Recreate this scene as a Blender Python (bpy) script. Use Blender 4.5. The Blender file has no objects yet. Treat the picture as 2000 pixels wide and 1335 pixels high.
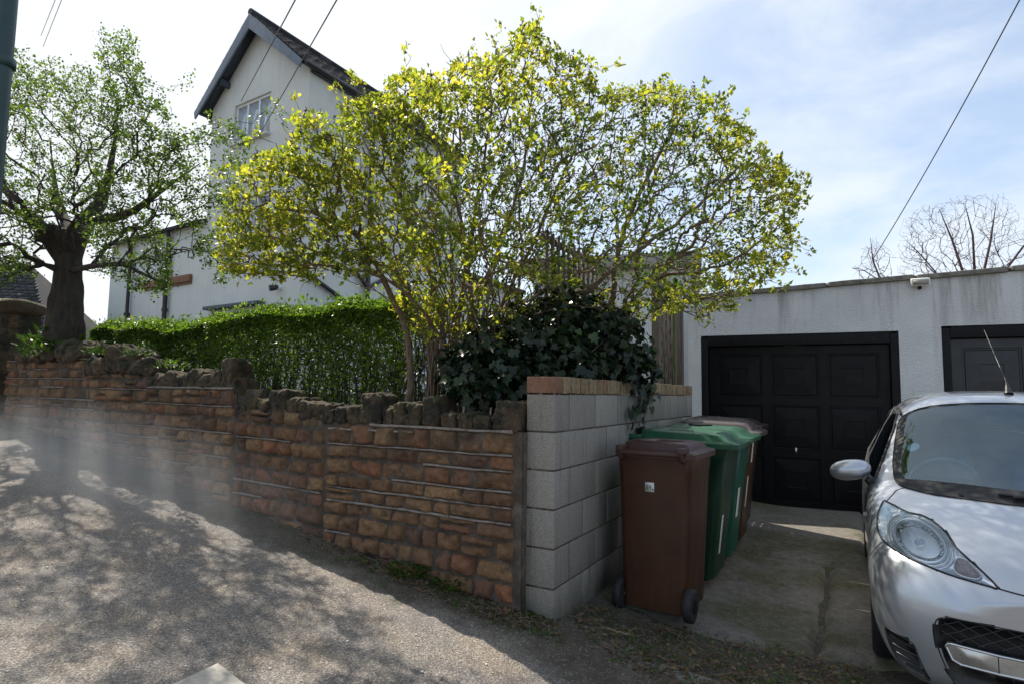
import bpy, bmesh, math, random
import numpy as np
from mathutils import Vector, Matrix
from mathutils.bvhtree import BVHTree
from mathutils.geometry import delaunay_2d_cdt

random.seed(7)
rng = np.random.default_rng(7)
R = math.radians
C = bpy.context.scene.collection
scene = bpy.context.scene

# ------------------------------------------------------------------ camera
EYE = 1.5
FPX = 1180.0                                   # focal length in photo pixels (photo 2000 wide)
PITCH, ROLL = R(4.75), R(0.78)
cam_d = bpy.data.cameras.new("camera")
cam_d.sensor_width = 36.0
cam_d.lens = 36.0 * FPX / 2000.0
cam_d.clip_start = 0.05
cam_d.clip_end = 2000
cam = bpy.data.objects.new("camera", cam_d)
C.objects.link(cam)
cam.matrix_world = (Matrix.Translation((0, 0, EYE)) @ Matrix.Rotation(R(90) + PITCH, 4, 'X')
                    @ Matrix.Rotation(ROLL, 4, 'Z'))
scene.camera = cam
CAMR = np.array(cam.matrix_world.to_3x3())

def P(px, py, y):
    """world point seen at photo pixel (px, py) at distance y in front of the camera"""
    d = CAMR @ np.array([(px - 1000.0) / FPX, -(py - 667.5) / FPX, -1.0])
    return np.array([0, 0, EYE]) + d * (y / d[1])

# ------------------------------------------------------------------ light
SUN_AZ, SUN_EL = R(-38.0), R(46.5)             # azimuth left of straight ahead
sun_dir = np.array([math.sin(SUN_AZ) * math.cos(SUN_EL), math.cos(SUN_AZ) * math.cos(SUN_EL), math.sin(SUN_EL)])
sl = bpy.data.lights.new("sun", 'SUN')
sl.energy = 5.0
sl.angle = R(0.55)
sl.color = (1.0, 0.93, 0.82)
so = bpy.data.objects.new("sun", sl)
so.rotation_euler = Vector(sun_dir).to_track_quat('Z', 'Y').to_euler()
C.objects.link(so)

w = bpy.data.worlds.new("World")
scene.world = w
w.use_nodes = True
nt = w.node_tree
nt.nodes.clear()
_o = nt.nodes.new('ShaderNodeOutputWorld')
_b = nt.nodes.new('ShaderNodeBackground')
_s = nt.nodes.new('ShaderNodeTexSky')
_s.sky_type = 'NISHITA'
_s.sun_disc = False
_s.sun_elevation = SUN_EL
_s.sun_rotation = SUN_AZ
_s.air_density = 1.0
_s.dust_density = 0.6
_s.ozone_density = 2.0
_tc = nt.nodes.new('ShaderNodeTexCoord')
_mp = nt.nodes.new('ShaderNodeMapping')
_mp.inputs['Scale'].default_value = (1.0, 1.0, 2.6)
_mp.inputs['Rotation'].default_value = (0.15, -0.35, 0.6)
_n1 = nt.nodes.new('ShaderNodeTexNoise')
_n1.inputs['Scale'].default_value = 1.9
_n1.inputs['Detail'].default_value = 7
_n1.inputs['Roughness'].default_value = 0.55
_n1.inputs['Distortion'].default_value = 0.5
_cr = nt.nodes.new('ShaderNodeMapRange')
_cr.interpolation_type = 'SMOOTHSTEP'
_cr.inputs['From Min'].default_value = 0.40
_cr.inputs['From Max'].default_value = 0.66
_cr.inputs['To Min'].default_value = 0.06
_cr.inputs['To Max'].default_value = 0.72
_mx = nt.nodes.new('ShaderNodeMix')
_mx.data_type = 'RGBA'
_mx.inputs['B'].default_value = (6.1, 6.4, 6.75, 1)
L = nt.links.new
L(_tc.outputs['Generated'], _mp.inputs['Vector'])
L(_mp.outputs['Vector'], _n1.inputs['Vector'])
L(_n1.outputs['Fac'], _cr.inputs['Value'])
# thin bright cloud gathers towards the sun
_dot = nt.nodes.new('ShaderNodeVectorMath')
_dot.operation = 'DOT_PRODUCT'
_dot.inputs[1].default_value = tuple(sun_dir)
L(_tc.outputs['Generated'], _dot.inputs[0])
_mr2 = nt.nodes.new('ShaderNodeMapRange')
_mr2.interpolation_type = 'SMOOTHSTEP'
_mr2.inputs['From Min'].default_value = 0.58
_mr2.inputs['From Max'].default_value = 0.95
L(_dot.outputs['Value'], _mr2.inputs['Value'])
_ad = nt.nodes.new('ShaderNodeMath')
_ad.operation = 'ADD'
_ad.use_clamp = True
_mr3 = nt.nodes.new('ShaderNodeMapRange')      # the far side of the sky is clearer
_mr3.inputs['From Min'].default_value = -0.5
_mr3.inputs['From Max'].default_value = 0.35
_mr3.inputs['To Min'].default_value = 0.30
L(_dot.outputs['Value'], _mr3.inputs['Value'])
_ml = nt.nodes.new('ShaderNodeMath')
_ml.operation = 'MULTIPLY'
L(_cr.outputs['Result'], _ml.inputs[0])
L(_mr3.outputs['Result'], _ml.inputs[1])
L(_ml.outputs['Value'], _ad.inputs[0])
L(_mr2.outputs['Result'], _ad.inputs[1])
L(_ad.outputs['Value'], _mx.inputs['Factor'])
_gn = nt.nodes.new('ShaderNodeMix')           # thin high haze over the blue
_gn.data_type = 'RGBA'
_gn.inputs['Factor'].default_value = 0.24
_gn.inputs['B'].default_value = (6.9, 8.2, 9.8, 1)
L(_s.outputs['Color'], _gn.inputs['A'])
L(_gn.outputs['Result'], _mx.inputs['A'])
L(_mx.outputs['Result'], _b.inputs['Color'])
_b.inputs['Strength'].default_value = 0.098
L(_b.outputs['Background'], _o.inputs['Surface'])

scene.view_settings.view_transform = 'Standard'
scene.view_settings.look = 'None'
scene.view_settings.exposure = 0.74
scene.view_settings.gamma = 1.0
scene.render.engine = 'CYCLES'
scene.cycles.max_bounces = 7
scene.cycles.volume_bounces = 1
scene.cycles.volume_step_rate = 1.0
scene.cycles.transparent_max_bounces = 12
scene.cycles.sample_clamp_indirect = 6.0
scene.cycles.use_denoising = True

# ------------------------------------------------------------------ mesh helpers
class Geo:
    """collects numpy blocks of vertices and polygons and links them as one mesh object"""
    def __init__(self):
        self.v, self.f, self.n = [], [], 0
    def add(self, V, F):
        V = np.asarray(V, float).reshape(-1, 3)
        F = np.asarray(F, int)
        self.v.append(V)
        self.f.append(F + self.n)
        self.n += len(V)
        return self
    def box(self, c, s, ax=None, ay=None):
        """box with centre c, full sizes s, axes ax, ay (z up)"""
        ax = np.array([1, 0, 0.]) if ax is None else np.asarray(ax, float)
        ay = np.array([-ax[1], ax[0], 0]) if ay is None else np.asarray(ay, float)
        az = np.cross(ax, ay)
        c = np.asarray(c, float)
        V = []
        for dz in (-.5, .5):
            for dx, dy in ((-.5, -.5), (.5, -.5), (.5, .5), (-.5, .5)):
                V.append(c + ax * dx * s[0] + ay * dy * s[1] + az * dz * s[2])
        F = [(3, 2, 1, 0), (4, 5, 6, 7), (0, 1, 5, 4), (1, 2, 6, 5), (2, 3, 7, 6), (3, 0, 4, 7)]
        return self.add(V, F)
    def prism(self, poly, ext):
        """polygon (list of 3d points, in order) extruded by the vector ext; caps as fans"""
        poly = np.asarray(poly, float)
        n = len(poly)
        ext = np.asarray(ext, float)
        V = np.vstack([poly, poly + ext])
        Q = [(i, (i + 1) % n, n + (i + 1) % n, n + i) for i in range(n)]
        self.add(V, Q)
        self.add(V, [(0, i + 1, i) for i in range(1, n - 1)])
        self.add(V, [(n, n + i, n + i + 1) for i in range(1, n - 1)])
        return self
    def tube(self, pts, rad, sides=6, cap=True):
        pts = np.asarray(pts, float)
        n = len(pts)
        rad = np.full(n, rad, float) if np.isscalar(rad) else np.asarray(rad, float)
        t = np.gradient(pts, axis=0)
        t /= np.linalg.norm(t, axis=1)[:, None] + 1e-9
        ref = np.array([0, 0, 1.0]) if abs(t[0][2]) < .9 else np.array([1.0, 0, 0])
        if n > 2 and np.abs(t @ ref).max() > .95:
            ref = np.array([0.57, 0.71, 0.41])
        a = np.cross(t, ref)
        a /= np.linalg.norm(a, axis=1)[:, None] + 1e-9
        b = np.cross(t, a)
        ang = np.arange(sides) * 2 * math.pi / sides
        ring = (np.cos(ang)[None, :, None] * a[:, None, :] + np.sin(ang)[None, :, None] * b[:, None, :])
        V = (pts[:, None, :] + ring * rad[:, None, None]).reshape(-1, 3)
        i = np.arange(n - 1)[:, None] * sides
        j = np.arange(sides)[None, :]
        k = (j + 1) % sides
        F = np.stack([i + j, i + k, i + sides + k, i + sides + j], -1).reshape(-1, 4)
        self.add(V, F)
        if cap:
            self.add(V[:sides], [(0, q + 1, q) for q in range(1, sides - 1)])
            self.add(V[-sides:], [(0, q, q + 1) for q in range(1, sides - 1)])
        return self
    def grid(self, V, nu, nv, flip=False):
        """V is (nu*nv, 3), row-major with nv fastest"""
        i = np.arange(nu - 1)[:, None] * nv
        j = np.arange(nv - 1)[None, :]
        a, b, c, d = i + j, i + j + 1, i + nv + j + 1, i + nv + j
        F = np.stack([a, b, c, d] if not flip else [a, d, c, b], -1).reshape(-1, 4)
        return self.add(V, F)
    def mesh(self, name, mat=None, smooth=False):
        me = bpy.data.meshes.new(name)
        V = np.vstack(self.v) if self.v else np.zeros((0, 3))
        tot = np.concatenate([np.full(len(f), f.shape[1]) for f in self.f])
        loops = np.concatenate([f.ravel() for f in self.f])
        me.vertices.add(len(V))
        me.vertices.foreach_set('co', V.astype(np.float32).ravel())
        me.loops.add(len(loops))
        me.loops.foreach_set('vertex_index', loops.astype(np.int32))
        me.polygons.add(len(tot))
        st = np.concatenate([[0], np.cumsum(tot)[:-1]])
        me.polygons.foreach_set('loop_start', st.astype(np.int32))
        me.polygons.foreach_set('loop_total', tot.astype(np.int32))
        if smooth:
            me.polygons.foreach_set('use_smooth', np.ones(len(tot), bool))
        me.update(calc_edges=True)
        me.validate()
        if mat:
            me.materials.append(mat)
        return me
    def build(self, name, mat=None, parent=None, smooth=False, bevel=0, seg=2):
        me = self.mesh(name, mat, smooth)
        if bevel:
            bm = bmesh.new()
            bm.from_mesh(me)
            bmesh.ops.remove_doubles(bm, verts=bm.verts, dist=1e-5)
            ed = [e for e in bm.edges if len(e.link_faces) == 2 and e.calc_face_angle(0) > 0.5]
            bmesh.ops.bevel(bm, geom=ed, offset=bevel, segments=seg, affect='EDGES', profile=0.6, clamp_overlap=True)
            bm.to_mesh(me)
            bm.free()
        o = bpy.data.objects.new(name, me)
        C.objects.link(o)
        if parent is not None:
            o.parent = parent
            o.matrix_parent_inverse = parent.matrix_world.inverted() if False else Matrix.Identity(4)
        return o

def tag(o, label=None, cat=None, group=None, kind=None):
    if label: o['label'] = label
    if cat: o['category'] = cat
    if group: o['group'] = group
    if kind: o['kind'] = kind
    return o

def thing(name, label, cat, loc=(0, 0, 0), rz=0.0, group=None):
    o = bpy.data.objects.new(name, None)
    o.empty_display_size = 0.1
    C.objects.link(o)
    o.location = loc
    o.rotation_euler = (0, 0, rz)
    return tag(o, label, cat, group)

def copy_tree(o, parent=None):
    c = o.copy()
    C.objects.link(c)
    if parent is not None:
        c.parent = parent
    for ch in list(o.children):
        copy_tree(ch, c)
    return c

def cage(name, V, F, mat, parent=None, levels=2, crease=None, smooth=True):
    """subdivision-surface mesh from a small control cage, applied"""
    me = bpy.data.meshes.new(name)
    me.from_pydata([tuple(v) for v in V], [], [tuple(f) for f in F])
    o = bpy.data.objects.new(name, me)
    C.objects.link(o)
    m = o.modifiers.new('s', 'SUBSURF')
    m.levels = levels
    dg = bpy.context.evaluated_depsgraph_get()
    me2 = bpy.data.meshes.new_from_object(o.evaluated_get(dg))
    o.modifiers.clear()
    o.data = me2
    bpy.data.meshes.remove(me)
    me2.name = name
    if smooth:
        me2.polygons.foreach_set('use_smooth', np.ones(len(me2.polygons), bool))
    me2.materials.clear()
    me2.materials.append(mat)
    if parent is not None:
        o.parent = parent
    return o

# value noise ---------------------------------------------------------------
def _hash(i, j, k, seed):
    n = (i * 73856093) ^ (j * 19349663) ^ (k * 83492791) ^ (seed * 2654435)
    n = (n ^ (n >> 13)) * 1274126177
    n = n & 0x7fffffff
    n = (n ^ (n >> 16)) & 0xffff
    return n / 65535.0
def vnoise(Pt, scale=1.0, seed=0):
    """value noise, -1..1, Pt (n,3)"""
    Q = np.asarray(Pt, float) * scale
    I = np.floor(Q).astype(np.int64)
    f = Q - I
    f = f * f * (3 - 2 * f)
    out = 0
    for dx in (0, 1):
        for dy in (0, 1):
            for dz in (0, 1):
                wgt = (f[:, 0] if dx else 1 - f[:, 0]) * (f[:, 1] if dy else 1 - f[:, 1]) * (f[:, 2] if dz else 1 - f[:, 2])
                out = out + wgt * _hash(I[:, 0] + dx, I[:, 1] + dy, I[:, 2] + dz, seed)
    return out * 2 - 1
def fbm(Pt, scale, octv=3, seed=0):
    s, a, t = 0, 1.0, 0
    for k in range(octv):
        s = s + a * vnoise(Pt, scale * 2 ** k, seed + k * 17)
        t += a
        a *= .5
    return s / t

def lump(g, c, size, ax, ay, n=7, sq=3.0, amp=.08, freq=6, seed=0):
    """rough rounded boulder: a cube sphere squeezed to a superellipsoid and roughened"""
    az = np.cross(ax, ay)
    u = np.linspace(-1, 1, n)
    for s in (-1, 1):
        for axis in range(3):
            A, B = np.meshgrid(u, u, indexing='ij')
            q = np.zeros((n * n, 3))
            q[:, axis] = s
            q[:, (axis + 1) % 3] = A.ravel()
            q[:, (axis + 2) % 3] = B.ravel()
            q = q / (np.abs(q) ** sq).sum(1)[:, None] ** (1 / sq)
            V = c + (q[:, :1] * ax * size[0] + q[:, 1:2] * ay * size[1] + q[:, 2:] * az * size[2]) * .5
            d = q / np.linalg.norm(q, axis=1)[:, None]
            V = V + (d[:, :1] * ax + d[:, 1:2] * ay + d[:, 2:] * az) * (amp * fbm(V, freq, 3, seed))[:, None]
            g.grid(V, n, n, flip=(s < 0))

# leaves ---------------------------------------------------------------------
def unit(a):
    return a / (np.linalg.norm(a, axis=-1, keepdims=True) + 1e-9)
LEAF_OVATE = (np.array([(0, 0, 0), (-.30, .38, .10), (.30, .38, .10), (0, 1, -.08), (0, .45, 0)], float),
              [(0, 2, 3, 4), (0, 4, 3, 1)])
LEAF_SMALL = (np.array([(0, 0, 0), (-.33, .5, .06), (.33, .5, .06), (0, 1, 0)], float), [(0, 2, 3, 1)])
LEAF_IVY = (np.array([(0, 0, 0), (.26, -.10, .03), (.52, .12, .0), (.34, .34, .06), (.44, .60, .0), (.2, .62, .05), (0, 1, -.06),
                      (-.2, .62, .05), (-.44, .60, .0), (-.34, .34, .06), (-.52, .12, 0), (-.26, -.10, .03), (0, .42, .0)], float),
            [(12, 0, 1, 2), (12, 2, 3, 4), (12, 4, 5, 6), (12, 6, 7, 8), (12, 8, 9, 10), (12, 10, 11, 0)])
LEAF_BLADE = (np.array([(-.06, 0, 0), (.06, 0, 0), (.05, .5, .04), (-.05, .5, .04), (0, 1, -.10)], float), [(0, 1, 2, 3)])

def leaves(g, pos, d, up, size, tpl, wide=1.0):
    pos, d, up = np.asarray(pos), unit(np.asarray(d)), np.asarray(up)
    x = unit(np.cross(d, up))
    z = np.cross(x, d)
    T, F = tpl
    size = np.broadcast_to(np.asarray(size, float), (len(pos),))
    V = (pos[:, None, :] + size[:, None, None] * (T[None, :, 0:1] * wide * x[:, None, :] + T[None, :, 1:2] * d[:, None, :] + T[None, :, 2:3] * z[:, None, :]))
    n = len(pos)
    k = len(T)
    V = V.reshape(-1, 3)
    base = np.arange(n)[:, None, None] * k
    g.add(V, (np.asarray(F)[None] + base).reshape(-1, len(F[0])))

def rand_dirs(n):
    return unit(rng.normal(size=(n, 3)))

# branching skeleton -----------------------------------------------------------
class Skeleton:
    """stems are given; each target joins the nearest suitable node by a bent twig; radii follow the number of twigs carried"""
    def __init__(self, alpha=.35, step=.14, wiggle=.25, r_tip=.0025, power=.45, bend=.5, droop=0.0):
        self.p, self.d, self.par, self.len, self.chains, self.leafy = [], [], [], [], [], []
        self.alpha, self.step, self.wig, self.rt, self.pw, self.bend, self.droop = alpha, step, wiggle, r_tip, power, bend, droop
        self.minr = {}
    def node(self, p, d, par, ln):
        self.p.append(p); self.d.append(d); self.par.append(par); self.len.append(ln)
        return len(self.p) - 1
    def stem(self, pts, start=None, radii=None):
        pts = np.asarray(pts, float)
        ids = []
        if start is not None:
            ids.append(start)
        for i, q in enumerate(pts):
            t = unit(pts[min(i + 1, len(pts) - 1)] - pts[max(i - 1, 0)])
            par = ids[-1] if ids else -1
            ln = 0 if par < 0 else self.len[par] + float(np.linalg.norm(q - self.p[par]))
            k = self.node(q, t, par, ln)
            if radii is not None:
                self.minr[k] = radii[i]
            ids.append(k)
        self.chains.append(ids)
        return ids
    def grow(self, targets, up=(0, 0, 1)):
        for T in targets:
            Pn = np.asarray(self.p)
            Dn = np.asarray(self.d)
            v = T - Pn
            dist = np.linalg.norm(v, axis=1)
            cosang = (v * Dn).sum(1) / (dist + 1e-6)
            cost = dist * (1.0 + .45 * (1 - cosang)) + self.alpha * np.asarray(self.len)
            k = int(cost.argmin())
            L0 = dist[k]
            if L0 < .02:
                continue
            n = max(2, int(math.ceil(L0 / self.step)))
            p0, d0 = Pn[k], unit(Dn[k] * .8 + rng.normal(size=3) * .35)
            t = np.linspace(0, 1, n + 1)[1:, None]
            c1 = p0 + d0 * L0 * self.bend
            c2 = T - unit(T - c1) * L0 * .3 + np.array([0, 0, -self.droop * L0])
            q = (1 - t) ** 3 * p0 + 3 * (1 - t) ** 2 * t * c1 + 3 * (1 - t) * t * t * c2 + t ** 3 * T
            q[:-1] += rng.normal(size=(n, 3))[:-1] * self.wig * self.step * .35
            ids = [k]
            for i, x in enumerate(q):
                pr = ids[-1]
                dd = unit(x - self.p[pr])
                ids.append(self.node(x, dd, pr, self.len[pr] + float(np.linalg.norm(x - self.p[pr]))))
            self.chains.append(ids)
    def finish(self):
        n = len(self.p)
        cnt = np.zeros(n)
        haschild = np.zeros(n, bool)
        for i in range(n):
            if self.par[i] >= 0:
                haschild[self.par[i]] = True
        cnt[~haschild] = 1
        for i in range(n - 1, -1, -1):
            if self.par[i] >= 0:
                cnt[self.par[i]] += cnt[i]
        self.cnt = cnt
        self.r = self.rt * np.maximum(cnt, 1) ** self.pw
        for k, v in self.minr.items():
            self.r[k] = max(v, 0)
        self.P_ = np.asarray(self.p)
        self.D_ = np.asarray(self.d)
    def tubes(self, g, rmin=0, rmax=9, sides=None):
        for ids in self.chains:
            r = self.r[ids].copy()
            if len(ids) > 1:
                r[0] = min(r[0], r[1] * 1.2)
            m = r.max()
            if m < rmin or m >= rmax:
                continue
            s = sides or (9 if m > .06 else 6 if m > .012 else 4 if m > .005 else 3)
            r[-1] = max(r[-1] * .5, .0008)
            g.tube(self.P_[ids], r, s, cap=m > .02)
    def twig_nodes(self, maxcnt=3):
        return np.where(self.cnt <= maxcnt)[0]

def in_poly(x, y, poly):
    poly = np.asarray(poly, float)
    inside = np.zeros(len(x), bool)
    j = len(poly) - 1
    for i in range(len(poly)):
        xi, yi = poly[i]
        xj, yj = poly[j]
        c = ((yi > y) != (yj > y)) & (x < (xj - xi) * (y - yi) / (yj - yi + 1e-12) + xi)
        inside ^= c
        j = i
    return inside
def silhouette_targets(n, poly, depth_fn):
    """random points in the space a crown fills, its outline as surveyed from the street"""
    poly = np.asarray(poly, float)
    lo, hi = poly.min(0), poly.max(0)
    out = []
    while len(out) < n:
        q = lo + rng.random((n * 3, 2)) * (hi - lo)
        q = q[in_poly(q[:, 0], q[:, 1], poly)]
        for a, b in q:
            out.append(P(a, b, depth_fn(a, b)))
            if len(out) >= n:
                break
    return np.array(out)
# ------------------------------------------------------------------ materials
class NT:
    def __init__(self, name):
        self.m = bpy.data.materials.new(name)
        self.m.use_nodes = True
        self.t = self.m.node_tree
        self.bsdf = self.t.nodes['Principled BSDF']
        self.out = self.t.nodes['Material Output']
        self._geo = None
        self._tc = None
    def n(self, typ, **kw):
        x = self.t.nodes.new(typ)
        for k, v in kw.items():
            setattr(x, k, v)
        return x
    def l(self, a, b):
        self.t.links.new(a, b)
        return self
    def coord(self, obj=False):
        if obj:
            if self._tc is None:
                self._tc = self.n('ShaderNodeTexCoord')
            return self._tc.outputs['Object']
        if self._geo is None:
            self._geo = self.n('ShaderNodeNewGeometry')
        return self._geo.outputs['Position']
    def geo(self, out):
        self.coord()
        return self._geo.outputs[out]
    def noise(self, scale, detail=4, rough=.55, dist=0, vec=None, stretch=None, out='Fac', obj=False):
        x = self.n('ShaderNodeTexNoise')
        x.inputs['Scale'].default_value = scale
        x.inputs['Detail'].default_value = detail
        x.inputs['Roughness'].default_value = rough
        x.inputs['Distortion'].default_value = dist
        v = vec or self.coord(obj)
        if stretch:
            mp = self.n('ShaderNodeMapping')
            mp.inputs['Scale'].default_value = stretch
            self.l(v, mp.inputs['Vector'])
            v = mp.outputs['Vector']
        self.l(v, x.inputs['Vector'])
        return x.outputs[out]
    def voro(self, scale, feature='F1', vec=None, out='Distance', rnd=1.0):
        x = self.n('ShaderNodeTexVoronoi', feature=feature)
        x.inputs['Scale'].default_value = scale
        x.inputs['Randomness'].default_value = rnd
        self.l(vec or self.coord(), x.inputs['Vector'])
        return x.outputs[out]
    def ramp(self, fac, stops, interp='LINEAR'):
        x = self.n('ShaderNodeValToRGB')
        x.color_ramp.interpolation = interp
        e = x.color_ramp.elements
        while len(e) < len(stops):
            e.new(0.5)
        for k, (p, c) in enumerate(stops):
            e[k].position = p
            if not hasattr(c, '__len__'):
                c = (c, c, c)
            e[k].color = (*c[:3], 1)
        self.l(fac, x.inputs['Fac'])
        return x.outputs['Color']
    def mr(self, v, a, b, c=0.0, d=1.0, smooth=True):
        x = self.n('ShaderNodeMapRange')
        if smooth:
            x.interpolation_type = 'SMOOTHSTEP'
        for k, val in zip(('From Min', 'From Max', 'To Min', 'To Max'), (a, b, c, d)):
            x.inputs[k].default_value = val
        self.l(v, x.inputs['Value'])
        return x.outputs['Result']
    def mix(self, fac, a, b, blend='MIX'):
        x = self.n('ShaderNodeMix', data_type='RGBA', blend_type=blend)
        for s, v in (('Factor', fac), ('A', a), ('B', b)):
            if hasattr(v, 'is_linked') or hasattr(v, 'links'):
                self.l(v, x.inputs[s])
            elif hasattr(v, '__len__'):
                x.inputs[s].default_value = (*v[:3], 1)
            else:
                x.inputs[s].default_value = v
        return x.outputs['Result']
    def math(self, op, a, b=0.5, clamp=False):
        x = self.n('ShaderNodeMath', operation=op, use_clamp=clamp)
        for s, v in ((0, a), (1, b)):
            if hasattr(v, 'links'):
                self.l(v, x.inputs[s])
            else:
                x.inputs[s].default_value = v
        return x.outputs['Value']
    def bump(self, h, strength=.3, dist=.01, normal=None):
        x = self.n('ShaderNodeBump')
        x.inputs['Strength'].default_value = strength
        x.inputs['Distance'].default_value = dist
        self.l(h, x.inputs['Height'])
        if normal is not None:
            self.l(normal, x.inputs['Normal'])
        self.l(x.outputs['Normal'], self.bsdf.inputs['Normal'])
        return x.outputs['Normal']
    def set(self, **kw):
        for k, v in kw.items():
            s = self.bsdf.inputs[k.replace('_', ' ')]
            if hasattr(v, 'links'):
                self.l(v, s)
            elif hasattr(v, '__len__') and len(v) == 3:
                s.default_value = (*v, 1)
            else:
                s.default_value = v
        return self
    def sep(self, axis='Z', vec=None):
        x = self.n('ShaderNodeSeparateXYZ')
        self.l(vec or self.coord(), x.inputs['Vector'])
        return x.outputs[axis]

def plain(name, col, rough=.5, metal=0, var=.12, scale=8, bump=0, bscale=120, spec=.5):
    a = NT(name)
    n = a.noise(scale, 4, .6)
    c0 = tuple(x * (1 - var) for x in col)
    c1 = tuple(min(1, x * (1 + var)) for x in col)
    a.set(Base_Color=a.ramp(n, [(.3, c0), (.7, c1)]), Metallic=metal)
    a.bsdf.inputs['Specular IOR Level'].default_value = spec
    a.set(Roughness=a.mr(a.noise(scale * 2.3, 3), .3, .7, rough * .85, min(1, rough * 1.15)))
    if bump:
        a.bump(a.noise(bscale, 4, .6), bump, .01)
    return a.m

M = {}
# asphalt: grey tarmac with pale worn chippings, browner where grit has gathered
a = NT('asphalt')
big = a.noise(.55, 4, .6)
mid = a.noise(3.2, 5, .6)
v1 = a.voro(150, out='Color')
v2 = a.voro(150)
chip = a.sep('X', v1)
base = a.ramp(chip, [(.0, (.125, .113, .100)), (.45, (.19, .172, .151)), (.8, (.255, .232, .203)), (1, (.40, .365, .325))])
grit = a.mix(a.mr(mid, .38, .72), (.92, .90, .90), (1.12, 1.02, .90))
base = a.mix(1.0, base, grit, 'MULTIPLY')
base = a.mix(a.mr(big, .30, .70), base, a.mix(1.0, base, (.82, .84, .88), 'MULTIPLY'))
# soil washed from the foot of the wall (garden side lies along the direction n)
dt = a.n('ShaderNodeVectorMath', operation='DOT_PRODUCT')
dt.inputs[1].default_value = (.521, .853, 0)
a.l(a.coord(), dt.inputs[0])
nrm = a.math('SUBTRACT', dt.outputs['Value'], .521 * .07 + .853 * 3.62)
wob = a.math('MULTIPLY', a.math('SUBTRACT', a.noise(2.2, 6, .7), .5), .75)
soil_f = a.mr(a.math('ADD', nrm, wob), -.46, -.22)
e1 = a.noise(9, 6, .75)
soil = a.ramp(e1, [(.25, (.030, .024, .017)), (.5, (.068, .054, .039)), (.75, (.13, .106, .078))])
soil = a.mix(a.mr(a.noise(2.4, 5, .65), .50, .62), soil, (.050, .055, .022))
soil = a.mix(a.mr(chip, .90, .98, 0, .8), soil, (.25, .225, .19))
base = a.mix(a.math('MULTIPLY', soil_f, .93), base, soil)
a.set(Base_Color=base, Roughness=.9)
hh = a.math('ADD', a.math('ADD', a.math('MULTIPLY', a.mr(v2, 0, .6, 1, 0), .7), a.math('MULTIPLY', a.noise(60, 3), .5)), a.math('MULTIPLY', a.math('MULTIPLY', soil_f, e1), 2.5))
a.bump(hh, .9, .008)
M['asphalt'] = a.m

# old mossy concrete slabs of the driveway
a = NT('drive_concrete')
n1 = a.noise(1.3, 6, .65)
n2 = a.noise(16, 6, .7)
sp = a.voro(115, out='Color')
base = a.ramp(n2, [(.25, (.085, .075, .062)), (.55, (.155, .138, .116)), (.8, (.22, .20, .17))])
base = a.mix(a.mr(n1, .46, .60), base, a.ramp(n2, [(.3, (.055, .052, .026)), (.7, (.12, .112, .062))]))
base = a.mix(a.mr(a.sep('X', sp), .955, .99, 0, .7), base, (.27, .245, .20))
a.set(Base_Color=base, Roughness=.92)
a.bump(a.math('ADD', n2, a.noise(90, 4)), .5, .008)
M['concrete'] = a.m

a = NT('kerb_concrete')
a.set(Base_Color=a.ramp(a.noise(30, 6, .7), [(.3, (.095, .088, .072)), (.7, (.21, .195, .165))]), Roughness=.92)
a.bump(a.noise(120, 4), .4, .005)
M['kerb'] = a.m

M['slab'] = plain('pale_paving', (.40, .37, .32), .9, var=.2, scale=30, bump=.4, bscale=120)
a = NT('dirt')
n1 = a.noise(7, 6, .7)
base = a.ramp(n1, [(.25, (.028, .022, .016)), (.5, (.06, .047, .034)), (.75, (.12, .095, .07))])
base = a.mix(a.mr(a.noise(2.6, 4), .52, .64), base, (.045, .058, .02))
base = a.mix(a.mr(a.sep('X', a.voro(130, out='Color')), .965, .99), base, (.22, .19, .155))
a.set(Base_Color=base, Roughness=.95)
a.bump(a.noise(55, 6, .75), .8, .015)
M['dirt'] = a.m

# sandstone: each stone its own tint
a = NT('sandstone')
rnd = a.geo('Random Per Island')
tint = a.ramp(rnd, [(0, (.125, .064, .034)), (.22, (.200, .106, .050)), (.45, (.262, .152, .072)), (.68, (.182, .096, .053)), (.86, (.270, .110, .054)), (1, (.105, .066, .044))])
n1 = a.noise(22, 6, .7)
n2 = a.noise(5, 5, .65)
col = a.mix(1.0, tint, a.ramp(n1, [(.25, .40), (.5, .95), (.78, 1.5)]), 'MULTIPLY')
z = a.sep('Z')
soot = a.math('MULTIPLY', a.mr(n2, .42, .62), a.mr(a.math('SUBTRACT', z, a.math('MULTIPLY', a.sep('X'), -.10)), .55, 1.35, .25, .85))
col = a.mix(a.math('MULTIPLY', soot, .85), col, (.036, .029, .022))
moss = a.math('MULTIPLY', a.mr(a.noise(11, 5, .7), .52, .66), a.mr(z, .9, 1.5, .0, .55))
col = a.mix(moss, col, (.055, .055, .018))
a.set(Base_Color=col, Roughness=.93)
a.bump(a.math('ADD', a.noise(70, 6, .75), a.math('MULTIPLY', n1, 1.5)), .75, .014)
M['sandstone'] = a.m
a = NT('mossy_stone')
n1 = a.noise(14, 6, .7)
col = a.ramp(n1, [(.25, (.035, .026, .02)), (.55, (.10, .066, .042)), (.8, (.165, .11, .07))])
up = a.sep('Z', a.geo('Normal'))
moss = a.math('MULTIPLY', a.mr(a.noise(7, 5, .7), .40, .60), a.mr(up, -.1, .6, .25, .95))
col = a.mix(moss, col, a.ramp(a.noise(60, 4), [(.3, (.028, .034, .010)), (.7, (.085, .085, .025))]))
a.set(Base_Color=col, Roughness=.96)
a.bump(a.math('ADD', a.noise(60, 6, .8), a.math('MULTIPLY', n1, 1.5)), .9, .02)
M['mossy'] = a.m
a = NT('mortar')
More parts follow.
